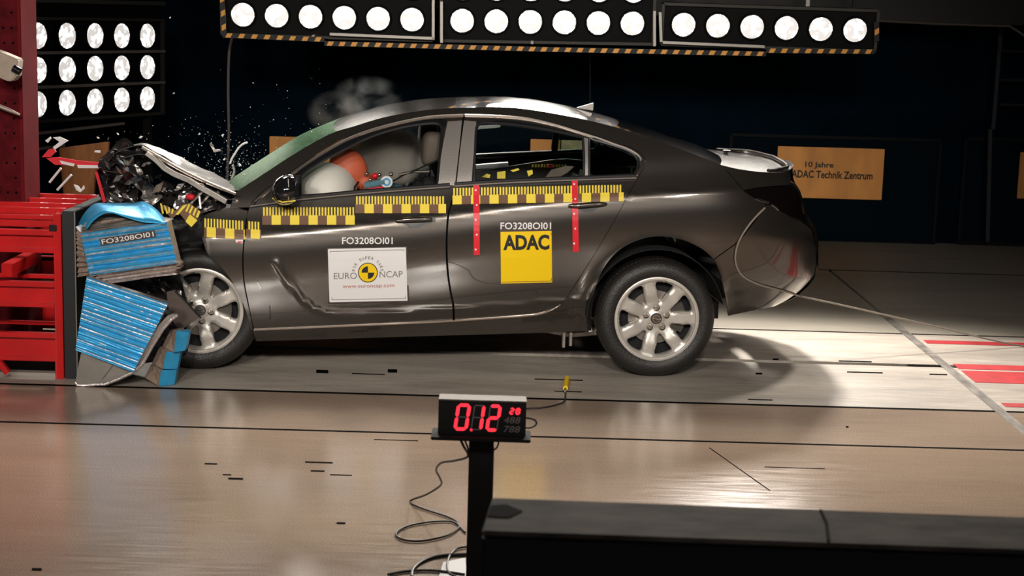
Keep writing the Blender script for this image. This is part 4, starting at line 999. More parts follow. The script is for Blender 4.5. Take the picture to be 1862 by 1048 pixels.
    for k in range(5):
        a = phase + R(12) + 2 * math.pi * k / 5; r = .062
        MB().lathe([(0, .008 * s), (.009, .008 * s), (.012, .013 * s), (.013, .035 * s)], (r * math.cos(a), 0, r * math.sin(a)), 'Y', 12).build('lug_nut', 'chrome', e, smooth=True)
        MB().lathe([(.019, .024 * s), (.015, .034 * s)], (r * math.cos(a), -.0015 * s - .0, r * math.sin(a)), 'Y', 16).build('lug_seat', 'rimdark', e)
    MB().lathe([(0, .012 * s), (.030, .014 * s), (.034, .022 * s)], (0, 0, 0), 'Y', 24).build('hub_cap', 'rimdark', e, smooth=True)
    MB().lathe([(.018, .0105 * s), (.022, .0105 * s), (.022, .015 * s), (.018, .015 * s)], (0, 0, 0), 'Y', 24).build('emblem', 'chrome', e, smooth=True)
    zz = MB(); zz.bar((-.027, .010 * s, .003), (.004, .010 * s, .004), .003, .006); zz.bar((.004, .010 * s, .004), (-.004, .010 * s, -.004), .003, .005); zz.bar((-.004, .010 * s, -.004), (.027, .010 * s, -.003), .003, .006); zz.build('emblem_bolt', 'chrome', e)
    return e
wheel(RC, -.0, R(78.5)); wheel(FC, FV, R(52))
wheel(RC, VW, R(40), 1); wheel(FC, VW - .05, R(20), 1)

# ================================================================== DUMMY in the driver seat
def remeshed(name, mbs, voxel, material, parent, sm=6):
    o = mbs.build(name, material, parent, fix=False)
    r = o.modifiers.new('r', 'REMESH'); r.mode = 'VOXEL'; r.voxel_size = voxel; r.use_smooth_shade = True
    s = o.modifiers.new('s', 'SMOOTH'); s.iterations = sm; s.factor = .5
    dg = bpy.context.evaluated_depsgraph_get(); me = bpy.data.meshes.new_from_object(o.evaluated_get(dg)); old = o.data; o.modifiers.clear(); o.data = me; bpy.data.meshes.remove(old)
    for p in me.polygons: p.use_smooth = True
    return o
VD = .50
hc = hitv(629, 311, VD)
dm = empty('crash_test_dummy', CM @ Vector((hp.x - .35, VD, .58)), YAW); DL = CI @ Vector(dm.location)
tag(dm, 'orange crash test dummy in a teal shirt thrown face first into the white airbag', 'dummy')
def L3(p): return Vector(p) - DL
mb = MB(); rotH = Matrix.Rotation(R(-35), 3, 'Y')
H0 = L3(hc)
mb.ell(H0 + Vector((.012, 0, .012)), (.112, .082, .122), 24, 16, rotH)                 # skull
mb.ell(H0 + rotH @ Vector((-.045, 0, -.065)), (.060, .058, .062), 20, 14, rotH)        # jaw / face
mb.ell(H0 + rotH @ Vector((-.105, 0, -.035)), (.020, .015, .026), 12, 8, rotH)         # nose
for s in (-1, 1): mb.ell(H0 + rotH @ Vector((.0, s * .079, -.03)), (.020, .010, .032), 12, 8, rotH)   # ears
mb.ell(H0 + rotH @ Vector((-.075, 0, -.098)), (.030, .03, .02), 12, 8, rotH)           # chin / lips
sh = L3(hitv(705, 342, VD))
nk = [H0 + rotH @ Vector((.03, 0, -.07)), (H0 + sh) / 2 + Vector((.0, 0, -.02)), sh + Vector((-.0, 0, -.05))]
mb.tube(nk, .055, 14)
hipp = Vector((.12, 0, -.05)); chest = sh + Vector((.05, 0, -.18))
mb.ell(sh + Vector((.03, 0, -.10)), (.11, .19, .12), 20, 14); mb.ell((chest + hipp) / 2 + Vector((0, 0, .02)), (.12, .16, .24), 20, 14, Matrix.Rotation(R(12), 3, 'Y')); mb.ell(hipp, (.14, .17, .12), 18, 12)
for s in (-1, 1):
    S = sh + Vector((.03, s * .19, -.07)); El = S + Vector((-.16, s * .03, -.22)); Wr = El + Vector((-.22, -s * .04, .05))
    mb.tube([S, S.lerp(El, .5), El, El.lerp(Wr, .5), Wr], .05, 12, [1.05, .95, .8, .72, .55]); mb.ell(S, (.06, .06, .06), 14, 10)
    mb.ell(Wr + Vector((-.05, 0, .0)), (.055, .04, .02), 12, 8)
    for f in range(4): mb.tube([Wr + Vector((-.08, (f - 1.5) * .019, .0)), Wr + Vector((-.125, (f - 1.5) * .022, -.012)), Wr + Vector((-.15, (f - 1.5) * .022, -.035))], .0095, 8)
    mb.tube([Wr + Vector((-.03, -s * .035, 0)), Wr + Vector((-.07, -s * .06, -.01)), Wr + Vector((-.10, -s * .062, -.02))], .011, 8)
    Hh = hipp + Vector((-.02, s * .10, -.0)); K = Hh + Vector((-.40, s * .05, .06)); An = K + Vector((-.18, 0, -.30))
    An.z = max(An.z, -DL.z + .37)
    mb.tube([Hh, Hh.lerp(K, .5), K, K.lerp(An, .5), An], .08, 14, [1.05, .95, .72, .66, .48]); mb.ell(An + Vector((-.07, 0, -.01)), (.12, .045, .035), 14, 8)
body_o = remeshed('body', mb, .0085, 'skin', dm, 4)
sh1 = MB(); sh1.ell(sh + Vector((.03, 0, -.10)), (.12, .20, .13), 20, 14); sh1.ell((chest + hipp) / 2 + Vector((0, 0, .02)), (.13, .17, .24), 20, 14, Matrix.Rotation(R(12), 3, 'Y'))
for s in (-1, 1):
    S = sh + Vector((.03, s * .19, -.07)); El = S + Vector((-.16, s * .03, -.22)); sh1.ell(S, (.068, .068, .068), 14, 10); sh1.tube([S, S.lerp(El, .8)], .06, 12)
remeshed('shirt', sh1, .012, 'teal', dm, 3)
# collar, marker disc and neck instruments seen at the window sill
q = L3(hitv(703, 331, .33))
MB().lathe([(0, -.004), (.034, -.004), (.036, .004), (0, .006)], q, 'Y', 24).build('marker_disc', 'white', dm); MB().lathe([(.012, -.006), (.024, -.006), (.024, -.003)], q, 'Y', 20).build('marker_ring', mat('light_blue_print', (.10, .38, .62), .5), dm)
mb = MB().tube([L3(hitv(664, 338, .36)), L3(hitv(682, 335, .35)), L3(hitv(700, 330, .34))], .022, 10); mb.build('shoulder_pad', 'teal', dm, smooth=True)
MB().tube([L3(hitv(668, 345, .34)), L3(hitv(697, 341, .33))], .008, 8).build('red_strap', 'redtape', dm, smooth=True)
MB().ell(L3(hitv(682, 320, .42)), (.02, .02, .018), 10, 8).build('red_sensor', 'redtape', dm, smooth=True)
for p in ((667, 316), (673, 327), (690, 318), (711, 317)): MB().ell(L3(hitv(*p, .40)), (.013, .012, .012), 10, 8).build('sensor', 'trim', dm, smooth=True)
e_ = L3(hitv(645, 347, .34)); MB().tube([L3(hitv(652, 331, .40)), L3(hitv(645, 340, .36)), e_], .006, 6).build('neck_cable', 'black', dm, smooth=True)

# ================================================================== RED BARRIER, honeycomb, post
YB0 = -.45
bo = atZ(112, 690); YB0 = bo.y
e = empty('impact_barrier', (bo.x, YB0, 0)); O = Vector(e.location)
tag(e, 'red steel barrier trolley with three stacked channel beams and black face plate at left', 'barrier')
def zb(y, x=60, Y=None): return atY(x, y, YB0 if Y is None else Y).z
XL = atY(-60, 500, YB0).x; XC0 = atY(99, 540, YB0).x; XC1 = atY(113, 540, YB0).x
DEP = .95
def lb(mb, a, b): mb.box(tuple(Vector(a) - O), tuple(Vector(b) - O)); return mb
zt = zb(388)
col = MB(); lb(col, (XC0, YB0, 0.0), (XC1, YB0 + .05, zt)); lb(col, (XC0, YB0, 0.0), (XC0 + .012, YB0 + .10, zt)); col.build('upright', 'red', e, bevel=.003)
col = MB(); lb(col, (XC0, YB0 + DEP - .05, 0.0), (XC1, YB0 + DEP, zt)); col.build('upright', 'red', e, bevel=.003)
for (ya, yb_, yw0, yw1) in ((419, 460, 424, 455), (513, 559, 520, 550), (606, 657, 619, 650)):
    z1, z0 = zb(ya), zb(yb_); 
    for Y0, sg in ((YB0, 1), (YB0 + DEP, -1)):
        be = MB(); 
        lb(be, (XL, min(Y0 + sg * .035, Y0 + sg * .045), z0 + .01), (XC0 + .003, max(Y0 + sg * .035, Y0 + sg * .045), z1 - .005))
        for (za, zc) in ((z1 - .028, z1), (z0, z0 + .024)): lb(be, (XL, min(Y0, Y0 + sg * .045), za), (XC0, max(Y0, Y0 + sg * .045), zc))
        be.build('channel_beam', 'red', e, bevel=.003)
# top deck of slats and small inner rails
for k in range(5):
    s = MB(); yy = YB0 + .03 + k * (DEP - .06) / 4; lb(s, (XL, yy - .018, zt - .035), (XC0, yy + .018, zt - (.0 if k else .012))); s.build('deck_slat', 'red', e, bevel=.003)
s = MB(); lb(s, (XL, YB0 + .0, zt - .075), (XC0, YB0 + .03, zt - .040)); s.build('deck_rail', 'red', e, bevel=.004)
s = MB(); lb(s, (XL, YB0 + .30, zb(506, Y=YB0 + .3)), (XC0, YB0 + .34, zb(500, Y=YB0 + .3))); lb(s, (XL, YB0 + .35, zb(594, Y=YB0 + .3)), (XC0, YB0 + .38, zb(588, Y=YB0 + .3))); s.build('inner_rail', 'red', e)
a = atY(12, 492, YB0 + .06); b = atY(62, 466, YB0 + .5); s = MB(); s.bar(a - O, b - O, .06, .075, (0, 0, 1)); s.build('diagonal_brace', 'red', e, bevel=.004)
a = atY(-6, 652, YB0 + .0); s = MB(); s.bar(a - O, Vector((a.x + .06, YB0, a.z - .08)) - O, .03, .03); s.build('bracket', 'red', e)
s = MB(); lb(s, (XC0 - .022, YB0 + .004, zb(420)), (XC0 + .02, YB0 - .004, zb(408))); s.build('bolt_plate', 'steel_dk', e, bevel=.003)
XP1 = atY(137, 540, YB0).x
s = MB(); lb(s, (XC1 + .004, YB0 + .01, 0), (XP1, YB0 + DEP, zt + .015)); s.build('face_plate', mat('face_plate_black', (.012, .014, .017), .55), e, bevel=.004)
s = MB(); lb(s, (XP1 - .002, YB0 + .008, .02), (XP1 + .004, YB0 + .012, zt + .01)); s.build('plate_edge', 'frame_grey', e)
s = MB(); lb(s, (XL, YB0 + .2, .0), (XC0, YB0 + .9, .09)); s.build('base', 'matte_black', e)
# honeycomb elements
def patch(name, c4, Y4, nrow, ncol, material, parent, O, amp=.008, stripes=None, seed=0, th=.12, curve=0.0, jag=0.0, wide=1):
    """bilinear sheet from four pixels; rows run along the corrugation"""
    Q = [atY(x, y, Y) for (x, y), Y in zip(c4, Y4)]; mb = MB(); vs = []; rg = random.Random(seed)
    sub = 6; nr = nrow * sub
    for i in range(nr + 1):
        a = i / nr; j_ = rg.uniform(-jag, jag)
        for j in range(ncol + 1):
            b = j / ncol
            p = Q[0] * (1 - a) * (1 - b) + Q[1] * (1 - a) * b + Q[2] * a * b + Q[3] * a * (1 - b)
            p = p + Vector((j_ if 0 < i < nr else 0, -amp * (.5 + .5 * math.cos(2 * math.pi * a * nrow)) - curve * math.sin(math.pi * b) + .25 * amp * noise.noise(Vector((p.x * 14, p.z * 14, seed))), .004 * noise.noise(Vector((p.x * 6, a * 30, seed)))))
            vs.append(p - O)
    fs = []; mi = []
    for i in range(nr):
        for j in range(ncol):
            fs.append((i * (ncol + 1) + j, (i + 1) * (ncol + 1) + j, (i + 1) * (ncol + 1) + j + 1, i * (ncol + 1) + j + 1))
            st = (3 <= i % sub < 3 + wide) and (stripes is None or stripes[(i // sub) % len(stripes)] or rg.random() < .12); mi.append(1 if st else 0)
    nv = len(vs); vs2 = [Vector((v.x, max(Y4) + th - O.y, v.z)) for v in vs]; nc = ncol + 1
    loop = [j for j in range(nc)] + [i * nc + ncol for i in range(1, nr + 1)] + [nr * nc + j for j in range(ncol - 1, -1, -1)] + [i * nc for i in range(nr - 1, 0, -1)]
    for a, b in zip(loop, loop[1:] + loop[:1]): fs.append((a, b, b + nv, a + nv)); mi.append(1)
    mb.add(vs + vs2, fs); mb.mi = mi
    return mb.build(name, material, parent, fix=False)
hcO = atZ(190, 704); HY = hcO.y + .03
crumple('crushed_bumper', ((160, 495), (335, 500), (345, 640), (180, 690)), .02, .02, 'black', 21, .03, 16, 9)
crumple('crushed_bumper', ((215, 505), (325, 512), (330, 560), (250, 560)), -.03, .0, 'crush', 22, .03, 12, 12)
e = empty('honeycomb_block', (hcO.x, HY, 0)); O = Vector(e.location)
tag(e, 'upper crumpled blue and silver honeycomb block with the test number between barrier and car', 'crash block')
patch('blue_cladding', ((147, 424), (304, 403), (322, 478), (163, 500)), (HY, HY, HY, HY), 9, 16, ['blue', 'alu'], e, O, .016, [1, 1, 0, 1, 1, 0, 1, 0, 1], 3, .10, wide=2)
crs = patch('torn_honeycomb', ((163, 500), (323, 476), (324, 498), (205, 514)), (HY + .02,) * 4, 3, 18, ['alu', 'tan'], e, O, .02, None, 5, .08, jag=.02)
Pt = [((141, 410), (158, 416)), ((152, 390), (168, 402)), ((166, 374), (188, 388)), ((180, 369), (206, 387)), ((210, 369), (228, 394)), ((245, 368), (258, 403)), ((262, 367), (280, 405)), ((285, 381), (294, 406)), ((305, 404), (303, 408))]
mb = MB(); vs = []
Pt2 = [(a, b) for a, b in zip(catmull([(p[0][0], p[0][1], 0) for p in Pt], 4, ang=170), catmull([(p[1][0], p[1][1], 0) for p in Pt], 4, ang=170))]
n = len(Pt2)
for i, (a, b) in enumerate(Pt2):
    for j in range(5):
        t = j / 4; p = atY(a.x + (b.x - a.x) * t, a.y + (b.y - a.y) * t, HY + .20 * (1 - t) - .02); vs.append(p - O)
mb.add(vs, [(i * 5 + j, i * 5 + j + 1, (i + 1) * 5 + j + 1, (i + 1) * 5 + j) for i in range(n - 1) for j in range(4)])
o = mb.build('blue_strap', 'blue', e, smooth=True); md = o.modifiers.new('s', 'SOLIDIFY'); md.thickness = .004
patch('inner_honeycomb', ((150, 412), (250, 396), (304, 405), (148, 424)), (HY + .03, HY + .05, HY + .02, HY + .02), 4, 12, ['greyalu', 'alu'], e, O, .012, [0, 1, 0, 1], 8, .15)
patch('inner_honeycomb', ((168, 392), (215, 388), (250, 398), (150, 413)), (HY + .10, HY + .12, HY + .05, HY + .03), 3, 10, ['tan', 'greyalu'], e, O, .012, [0, 1, 0], 9, .1)
patch('honeycomb_edge', ((139, 412), (148, 422), (163, 500), (143, 503)), (HY + .05, HY + .02, HY + .02, HY + .05), 9, 4, ['tan', 'alu'], e, O, .02, [0, 0, 1], 10, .2, jag=.006)
c = atY(232, 433, HY - .022); ang = math.atan2(427 - 443, 284 - 182)
mt_ = Matrix.Translation(c - O) @ Matrix.Rotation(-ang + R(1.6), 4, Vector((0, -1, 0))) @ Matrix.Rotation(R(90), 4, 'X')
lw = (atY(284, 433, HY) - atY(182, 433, HY)).x
lb_ = MB(); lb_.add([mt_ @ Vector((x * lw / 2, y * .019, -.003)) for x, y in ((-1, -1), (1, -1), (1, 1), (-1, 1))], [(0, 1, 2, 3)]); lab = lb_.build('number_label', 'brownprint', e)
text_obj('FO3208OI01', lw * .94, mt_, 'white', lab, height=.026, bold=.01)
e2 = empty('honeycomb_block', (hcO.x - .02, HY - .02, 0)); O = Vector(e2.location)
tag(e2, 'lower tilted blue corrugated honeycomb block on a grey curled sheet beside the front wheel', 'crash block')
HY2 = HY - .03
patch('blue_cladding', ((158, 503), (306, 552), (243, 676), (138, 636)), (HY2, HY2 - .02, HY2 - .02, HY2), 17, 18, ['blue', 'alu'], e2, O, .010, [1, 0, 1, 0, 0, 1, 0, 1, 1], 13, .035)
pts = [(148, 640), (142, 668), (137, 698), (141, 704), (152, 706), (172, 704), (192, 703), (215, 694), (240, 682), (258, 668), (278, 632), (297, 602), (312, 585), (323, 577), (316, 571), (305, 574), (290, 590), (268, 625), (250, 660), (243, 676), (200, 662)]
P = [atY(x, y, HY2 + .01) - O for x, y in pts]
for p in P: p.z = max(p.z, .004)
o = MB().prism(P, (0, .03, 0)).build('backing_sheet', 'greyalu', e2)
edge = MB().tube([atY(x, y, HY2 - .0) - O + Vector((0, 0, .006)) for x, y in ((137, 697), (141, 703), (152, 704), (172, 702), (192, 701), (215, 692), (240, 680), (258, 666), (278, 630), (297, 600), (312, 583), (323, 575))], .009, 8).build('sheet_edge', 'alu', e2, smooth=True)
o = MB().prism([atY(x, y, HY2 - .005) - O for x, y in ((160, 668), (185, 690), (205, 664))], (0, .02, 0)).build('sheet_fold', 'greyalu', e2)
# the three foam bumper elements stacked on the floor
labs = ('topmost of the three brown and blue foam blocks beside the front wheel', 'middle of the three brown and blue foam blocks beside the front wheel', 'lowest of the three brown and blue foam blocks, on the floor by the front wheel')
geo = (((309, 600), (320, 602), (316, 642), (294, 631), (344, 605), (337, 638)), ((289, 631), (301, 641), (296, 672), (275, 662), (328, 640), (322, 672)), ((274, 663), (292, 674), (288, 708), (262, 687), (321, 673), (317, 705)))
YK = atZ(305, 706).y
for i, (tl_, tm, bm_, bl_, tr_, br_) in enumerate(geo):
    lean = 0.0; YF0 = YK + .02
    A = [atY(*tl_, YF0 + .10), atY(*tm, YF0), atY(*bm_, YF0), atY(*bl_, YF0 + .10)]
    B = [atY(*tm, YF0), atY(*tr_, YF0 + .05), atY(*br_, YF0 + .05), atY(*bm_, YF0)]
    for q in A + B: q.z = max(q.z, .002)
    e3 = empty('foam_block', (A[2] + A[3]) / 2); O = Vector(e3.location); tag(e3, labs[i], 'foam block', 'three foam blocks beside the front wheel')
    d = Vector((.02, .13, 0))
    top = [A[0], A[1], B[1], B[1] + Vector((-.05, .1, 0)), A[0] + Vector((.03, .09, 0))]
    mb = MB(); q = [p - O for p in A]; back = [A[0] + d * .6, A[3] + d * .6]
    mb.add([A[0] - O, A[1] - O, A[2] - O, A[3] - O, A[0] + Vector((.06, .09, 0)) - O, A[1] + Vector((.03, .06, 0)) - O, A[2] + Vector((.03, .06, 0)) - O, A[3] + Vector((.06, .09, 0)) - O], [(0, 1, 2, 3), (7, 6, 5, 4), (0, 4, 5, 1), (3, 2, 6, 7), (0, 3, 7, 4), (1, 5, 6, 2)])
    mb.build('foam_core', 'tan', e3, bevel=.003)
    mb = MB(); n_ = Vector((0, .07, 0))
    mb.add([p - O for p in B] + [p + n_ - O for p in B], [(0, 1, 2, 3), (7, 6, 5, 4), (0, 4, 5, 1), (1, 5, 6, 2), (2, 6, 7, 3), (3, 7, 4, 0)])
    mb.build('blue_face', 'blue', e3, bevel=.003)
# torn dark liner panel in front of the wheel
cp = [(303, 531), (318, 528), (334, 543), (352, 563), (364, 577), (345, 590), (329, 600), (318, 592), (306, 560)]
P = [atY(x, y, FC.y * 0 + atZ(368, 684).y - .10) for x, y in cp]
o = MB().prism([CI @ p for p in P], (0, .012, 0)).build('wheel_liner_flap', mat('liner_brown', (.085, .062, .05), .55, bump=.4, bscale=15), CAR)
MB().tube([CI @ atY(x, y, atZ(368, 684).y - .12) for x, y in ((318, 529), (334, 544), (352, 564), (366, 579))], .004, 6).build('flap_edge', 'matte_black', CAR)
# red steel post with camera and rod
YP = .15
pa, pb = atY(38, 0, YP), atY(45, 372, YP)
e = empty('steel_post', (pb.x - .3, YP, 0)); O = Vector(e.location); tag(e, 'tall dark red perforated steel post rising behind the barrier at the left edge', 'post')
xs = atY(45, 200, YP).x; XR_ = (pa.x + pb.x) / 2
mb = MB().box((XR_ - 1.1 - O.x, 0, 0), (XR_ - .02 - O.x, .30, ZC - .01)); mb.build('face_panel', 'darkred', e)
mb = MB().box((XR_ - .02 - O.x, -.004, 0), (XR_ - O.x, .30, ZC - .01)); mb.build('edge_flange', mat('red_flange', (.15, .009, .014), .8, spec=.1, var=.15, vscale=6), e, bevel=.004)
hl = MB(); rg = random.Random(5)
for i in range(26):
    for j in range(3):
        z = .95 + i * .085; x = XR_ - .05 - j * .05 - O.x
        if rg.random() < .85: hl.lathe([(0, 0), (.007, 0), (.007, .003)], (x + rg.uniform(-.004, .004), -.004, z), 'Y', 8)
hl.build('bolt_holes', 'slot', e)
a = atY(15, 122, YP - .3); e = empty('high_speed_camera', (a.x - .05, YP - .3, a.z)); O = Vector(e.location)
tag(e, 'small beige box camera with black lens mounted on the dark red post', 'camera')
P = [atY(x, y, YP - .3) - O for x, y in ((-30, 84), (0, 94), (33, 108), (30, 138), (22, 148), (12, 147), (-30, 130))]
MB().prism(P, (0, .10, 0)).build('camera_body', 'cream_box', e, bevel=.006)
P = [atY(x, y, YP - .31) for x, y in ((24, 124), (37, 131))]; MB().tube([P[0] - O, P[1] - O], .022, 16).build('lens', 'gloss_black', e, smooth=True)
MB().box((-.05, .10, -.03), (.0, .27, .02)).build('mount', 'steel_dk', e)
P = [atY(x, y, YP - .12) for x, y in ((-20, 186), (15, 200), (36, 209))]
tag(MB().tube(P, .013, 10, taper=[1, 1, .5]).build('steel_rod', mat('rod_beige', (.38, .30, .26), .45, .5), smooth=True), 'short beige pointed rod across the dark red post below the camera', 'rod')
# flung red and white strip pieces, rods
YS = -.05
def flung(name, label, cat, polys, Y, parent=None, th=.01, group=None):
    """polys: (material, pixel polygon)"""
    e = None
    for k, (mt_, poly) in enumerate(polys):
        P = [atY(x, y, Y - .002 * k) for x, y in poly]
        if e is None:
            c = sum(P, Vector()) / len(P); O_ = c; e = MB().prism([p - c for p in P], (0, th, 0)).build(name, mt_); e.location = c; tag(e, label, cat, group)
        else: MB().prism([p - O_ for p in P], (0, th, 0)).build('coloured_patch', mt_, e)
    return e
flung('marker_bar', 'torn red and white marker bar flying between the red post and the crushed car nose', 'marker bar',
      [('redtape', [(84, 288), (106, 286), (140, 292), (182, 296), (184, 306), (140, 300), (100, 300)]), ('white', [(108, 292), (136, 298), (134, 303), (112, 298)]), ('white', [(140, 300), (182, 301), (181, 306), (142, 306)])], YS)
flung('marker_bar', 'thin red leg slanting down from the marker bar to the blue strap', 'marker bar', [('redtape', [(172, 312), (177, 312), (193, 367), (187, 368)])], YS - .02)
flung('marker_piece', 'bent red and white scrap pointing up beside the red post', 'debris', [('redtape', [(76, 286), (88, 272), (98, 270), (102, 276), (92, 286)]), ('white', [(96, 268), (108, 258), (96, 250), (108, 249), (124, 256), (112, 264), (100, 272)])], YS)
flung('marker_piece', 'small white scrap above the marker bar next to the red post', 'debris', [('white', [(82, 256), (91, 249), (93, 252), (87, 260)])], YS)
for i, (p, q, l) in enumerate((((111, 306), (90, 332), 'upper left of two thin white rods hanging under the marker bar'), ((130, 318), (104, 346), 'lower right of two thin white rods hanging under the marker bar'))):
    a, b = atY(*p, YS), atY(*q, YS); o = MB().tube([a, b], .007, 8).build('thin_rod', 'white', smooth=True); tag(o, l, 'rod')
flung('white_fragment', 'curled white fragment flying before the orange plywood board', 'debris', [('white', [(134, 336), (141, 338), (147, 345), (152, 337), (154, 343), (146, 350), (139, 346)])], YS)
flung('white_fragment', 'small white fragment just above the marker bar near the crushed hood', 'debris', [('white', [(172, 274), (182, 274), (182, 278), (172, 277)])], YS)
flung('loop_fragment', 'white outlined clip shaped fragment flying above the hood', 'debris', [('crushlight', [(381, 262), (384, 259), (391, 273), (400, 272), (401, 275), (389, 277)])], .2)
o = MB().tube(catmull([atY(x, y, .2) for x, y in ((450, 259), (442, 262), (434, 269), (428, 278), (422, 288), (418, 298))], 4), .006, 6).build('curved_fragment', 'white', smooth=True); tag(o, 'curved silver strip flying above the base of the windscreen', 'debris')
o = MB().tube(catmull([atY(x, y, .2) for x, y in ((423, 300), (426, 310), (424, 318), (421, 325))], 4), .007, 6).build('curved_fragment', 'greyalu', smooth=True); tag(o, 'short pinkish strip standing at the lower corner of the windscreen', 'debris')
rg = random.Random(11)
spots = ((460, 151, 3, 'white speck flying in the dark alone above the windscreen'), (316, 170, 4, 'white upright speck flying right of the left lamp rows'), (178, 251, 3, 'white speck flying above the orange plywood board'), (214, 244, 2.4, 'white speck flying just above the crushed front corner'), (256, 250, 4, 'dull curled fragment flying above the crushed hood'), (309, 32, 2, 'tiny speck flying beside the top left lamp row'),
         (362, 244, 2.5, 'small fragment flying left of the clip shaped one'), (405, 246, 3, 'small fragment flying right of the hanging cable top of the spray'), (436, 300, 3.5, 'glassy fragment beside the curved silver strip'), (408, 290, 3, 'small fragment below the clip shaped one'), (468, 518, 4, 'white chip on the dark lower front door'))
for (x, y, s, l) in spots[:-1]:
    c = atY(x, y, rg.uniform(0, .6)); mb = MB(); a = Vector((rg.uniform(-1, 1), rg.uniform(-.3, .3), rg.uniform(-1, 1))).normalized() * s * .0036; b = Vector((-a.z, 0, a.x)) * .6
    mb.prism([-a, b, a * .9 + b * .4, -b * .8], (0, .006, 0)); o = mb.build('glass_fragment', 'white'); o.location = c; tag(o, l, 'debris', 'small fragments flying around the crash')
mb = MB()
P = [hit(x, y, None, .006) for x, y in ((467, 513), (470, 514), (476, 524), (473, 526))]; mb.add(P, [(0, 1, 2, 3)]); mb.build('paint_chip', 'white', CAR)
sp = MB()
for k in range(520):
    m_ = rg.random()
    if m_ < .55: x = rg.gauss(425, 30); y = rg.gauss(300, 26)
    elif m_ < .8: x = rg.uniform(330, 600); y = 330 - abs(rg.gauss(0, 70)) - (x - 400) * .35 if x > 400 else rg.uniform(200, 300)
    else: x = rg.uniform(180, 420); y = rg.uniform(225, 330)
    c = atY(x, y, rg.uniform(.0, 1.2)); s = rg.choice((.0018, .0025, .0025, .004, .0055)); a = Vector((rg.uniform(-1, 1), rg.uniform(-1, 1), rg.uniform(-1, 1))).normalized() * s; b = a.orthogonal().normalized() * s * rg.uniform(.4, 1); c2 = a.cross(b).normalized() * s * .5
    sp.add([c - a, c + b, c + a, c + c2], [(0, 1, 2), (0, 2, 3), (1, 3, 2), (0, 3, 1)])
o = sp.build('glass_splinters', mat('glass_splinter', (.75, .78, .75), .2), fix=False); tag(o, 'cloud of fine glass splinters spraying over the crushed hood', 'glass splinters', kind='stuff')

# ================================================================== timer display and its cables
YD = -3.9
a = atY(797, 728, YD); b = atY(957, 733, YD); c0 = atY(797, 792, YD); c1 = atY(955, 796, YD)
ex = (b - a).normalized(); wB = (b - a).length; hB = (a - c0).length
e = empty('timer_display', ((a.x + b.x) / 2, YD + .05, 0)); O = Vector(e.location)
tag(e, 'black digital timer box with red LED digits on a dark square post', 'timer')
rotD = Matrix.Rotation(-math.atan2(b.z - a.z, b.x - a.x), 4, 'Y'); cen = (a + b + c0 + c1) / 4
TD = Matrix.Translation(cen - O) @ rotD
def dbox(name, x0, x1, z0, z1, y0, y1, material, bev=.003, parent=None):
    o = MB().box((x0, y0, z0), (x1, y1, z1)).build(name, material, parent or e, bevel=bev); o.data.transform(TD); return o
w2, h2 = wB / 2, hB / 2
dbox('display_box', -w2, w2, -h2, h2, .004, .07, 'black'); dbox('top_cover', -w2, w2, h2 - .002, h2 + .004, -.002, .075, 'timer_top', .001)
dbox('shelf', -w2 - .022, w2 + .018, -h2 - .010, -h2, -.03, .10, 'matte_black'); 
px = wB / 160.0
po_ = (atY(850, 900, YD).x - O.x, atY(895, 900, YD).x - O.x)
mb = MB().box((po_[0], .0, .012), (po_[1], .085, cen.z - h2 - .01)); mb.build('pole', 'matte_black', e, bevel=.003)
mb = MB().box((po_[0] - .10, -.08, 0), (po_[1] + .10, .18, .012)); mb.build('base_plate', 'matte_black', e)
mb = MB().box((po_[1] - .0005, .004, .3), (po_[1] + .002, .010, cen.z - h2 - .05)); mb.build('pole_edge', 'frame_grey', e)
# seven-segment digits
def seg_digit(cx, cz, w, h, t, on, shear=.12, name='digit', y=.0035):
    segs = {'a': ((-w, h), (w, h)), 'b': ((w, h), (w, 0)), 'c': ((w, 0), (w, -h)), 'd': ((-w, -h), (w, -h)), 'e': ((-w, 0), (-w, -h)), 'f': ((-w, h), (-w, 0)), 'g': ((-w, 0), (w, 0))}
    def mk(keys, thick):
        mb = MB()
        for k in keys:
            (x0, z0), (x1, z1) = segs[k]; d = Vector((x1 - x0, 0, z1 - z0)); L_ = d.length; d.normalize(); n_ = Vector((-d.z, 0, d.x)); p = Vector((x0, 0, z0)) + d * t * .04; q = Vector((x1, 0, z1)) - d * t * .04
            pl_ = [p, p + d * thick * .5 + n_ * thick * .5, q - d * thick * .5 + n_ * thick * .5, q, q - d * thick * .5 - n_ * thick * .5, p + d * thick * .5 - n_ * thick * .5]
            pl_ = [Vector((v.x + v.z * shear + cx, y, v.z + cz)) for v in pl_]; mb.prism(pl_, (0, -.0012, 0))
        return mb
    off = [k for k in 'abcdefg' if k not in on]
    if on: o = mk(on, t).build(name, 'led', e); o.data.transform(TD)
    if off: o = mk(off, t * .3).build('unlit_segment', 'led_off', e); o.data.transform(TD)
P_ = lambda x, y: ((x - 877) * px, (762 - y) * px)
for cx_, w_, on in ((841, 10, 'abcdef'), (869, 8.5, 'bc'), (898, 9, 'abged')):
    x_, z_ = P_(cx_, 760); seg_digit(x_, z_, w_ * px, 22.5 * px, 6.2 * px, on)
x_, z_ = P_(858, 784); o = MB().box((x_ - .004, .0025, z_ - .003), (x_ + .004, .0035, z_ + .005)).build('decimal_point', 'led', e); o.data.transform(TD)
for cx_, on in ((931, 'abged'), (942, 'abcdefg')):
    x_, z_ = P_(cx_, 746); seg_digit(x_, z_, 3.2 * px, 5 * px, 3.0 * px, on, name='small_digit')
for s, y in (('488', 763), ('788', 780)):
    x_, z_ = P_(932, y); text_obj(s, 30 * px, TD @ Matrix.Translation((x_, .0030, z_)) @ Matrix.Rotation(R(90), 4, 'X'), 'led_off', e, 'small_lettering', height=12 * px, shear=.2)
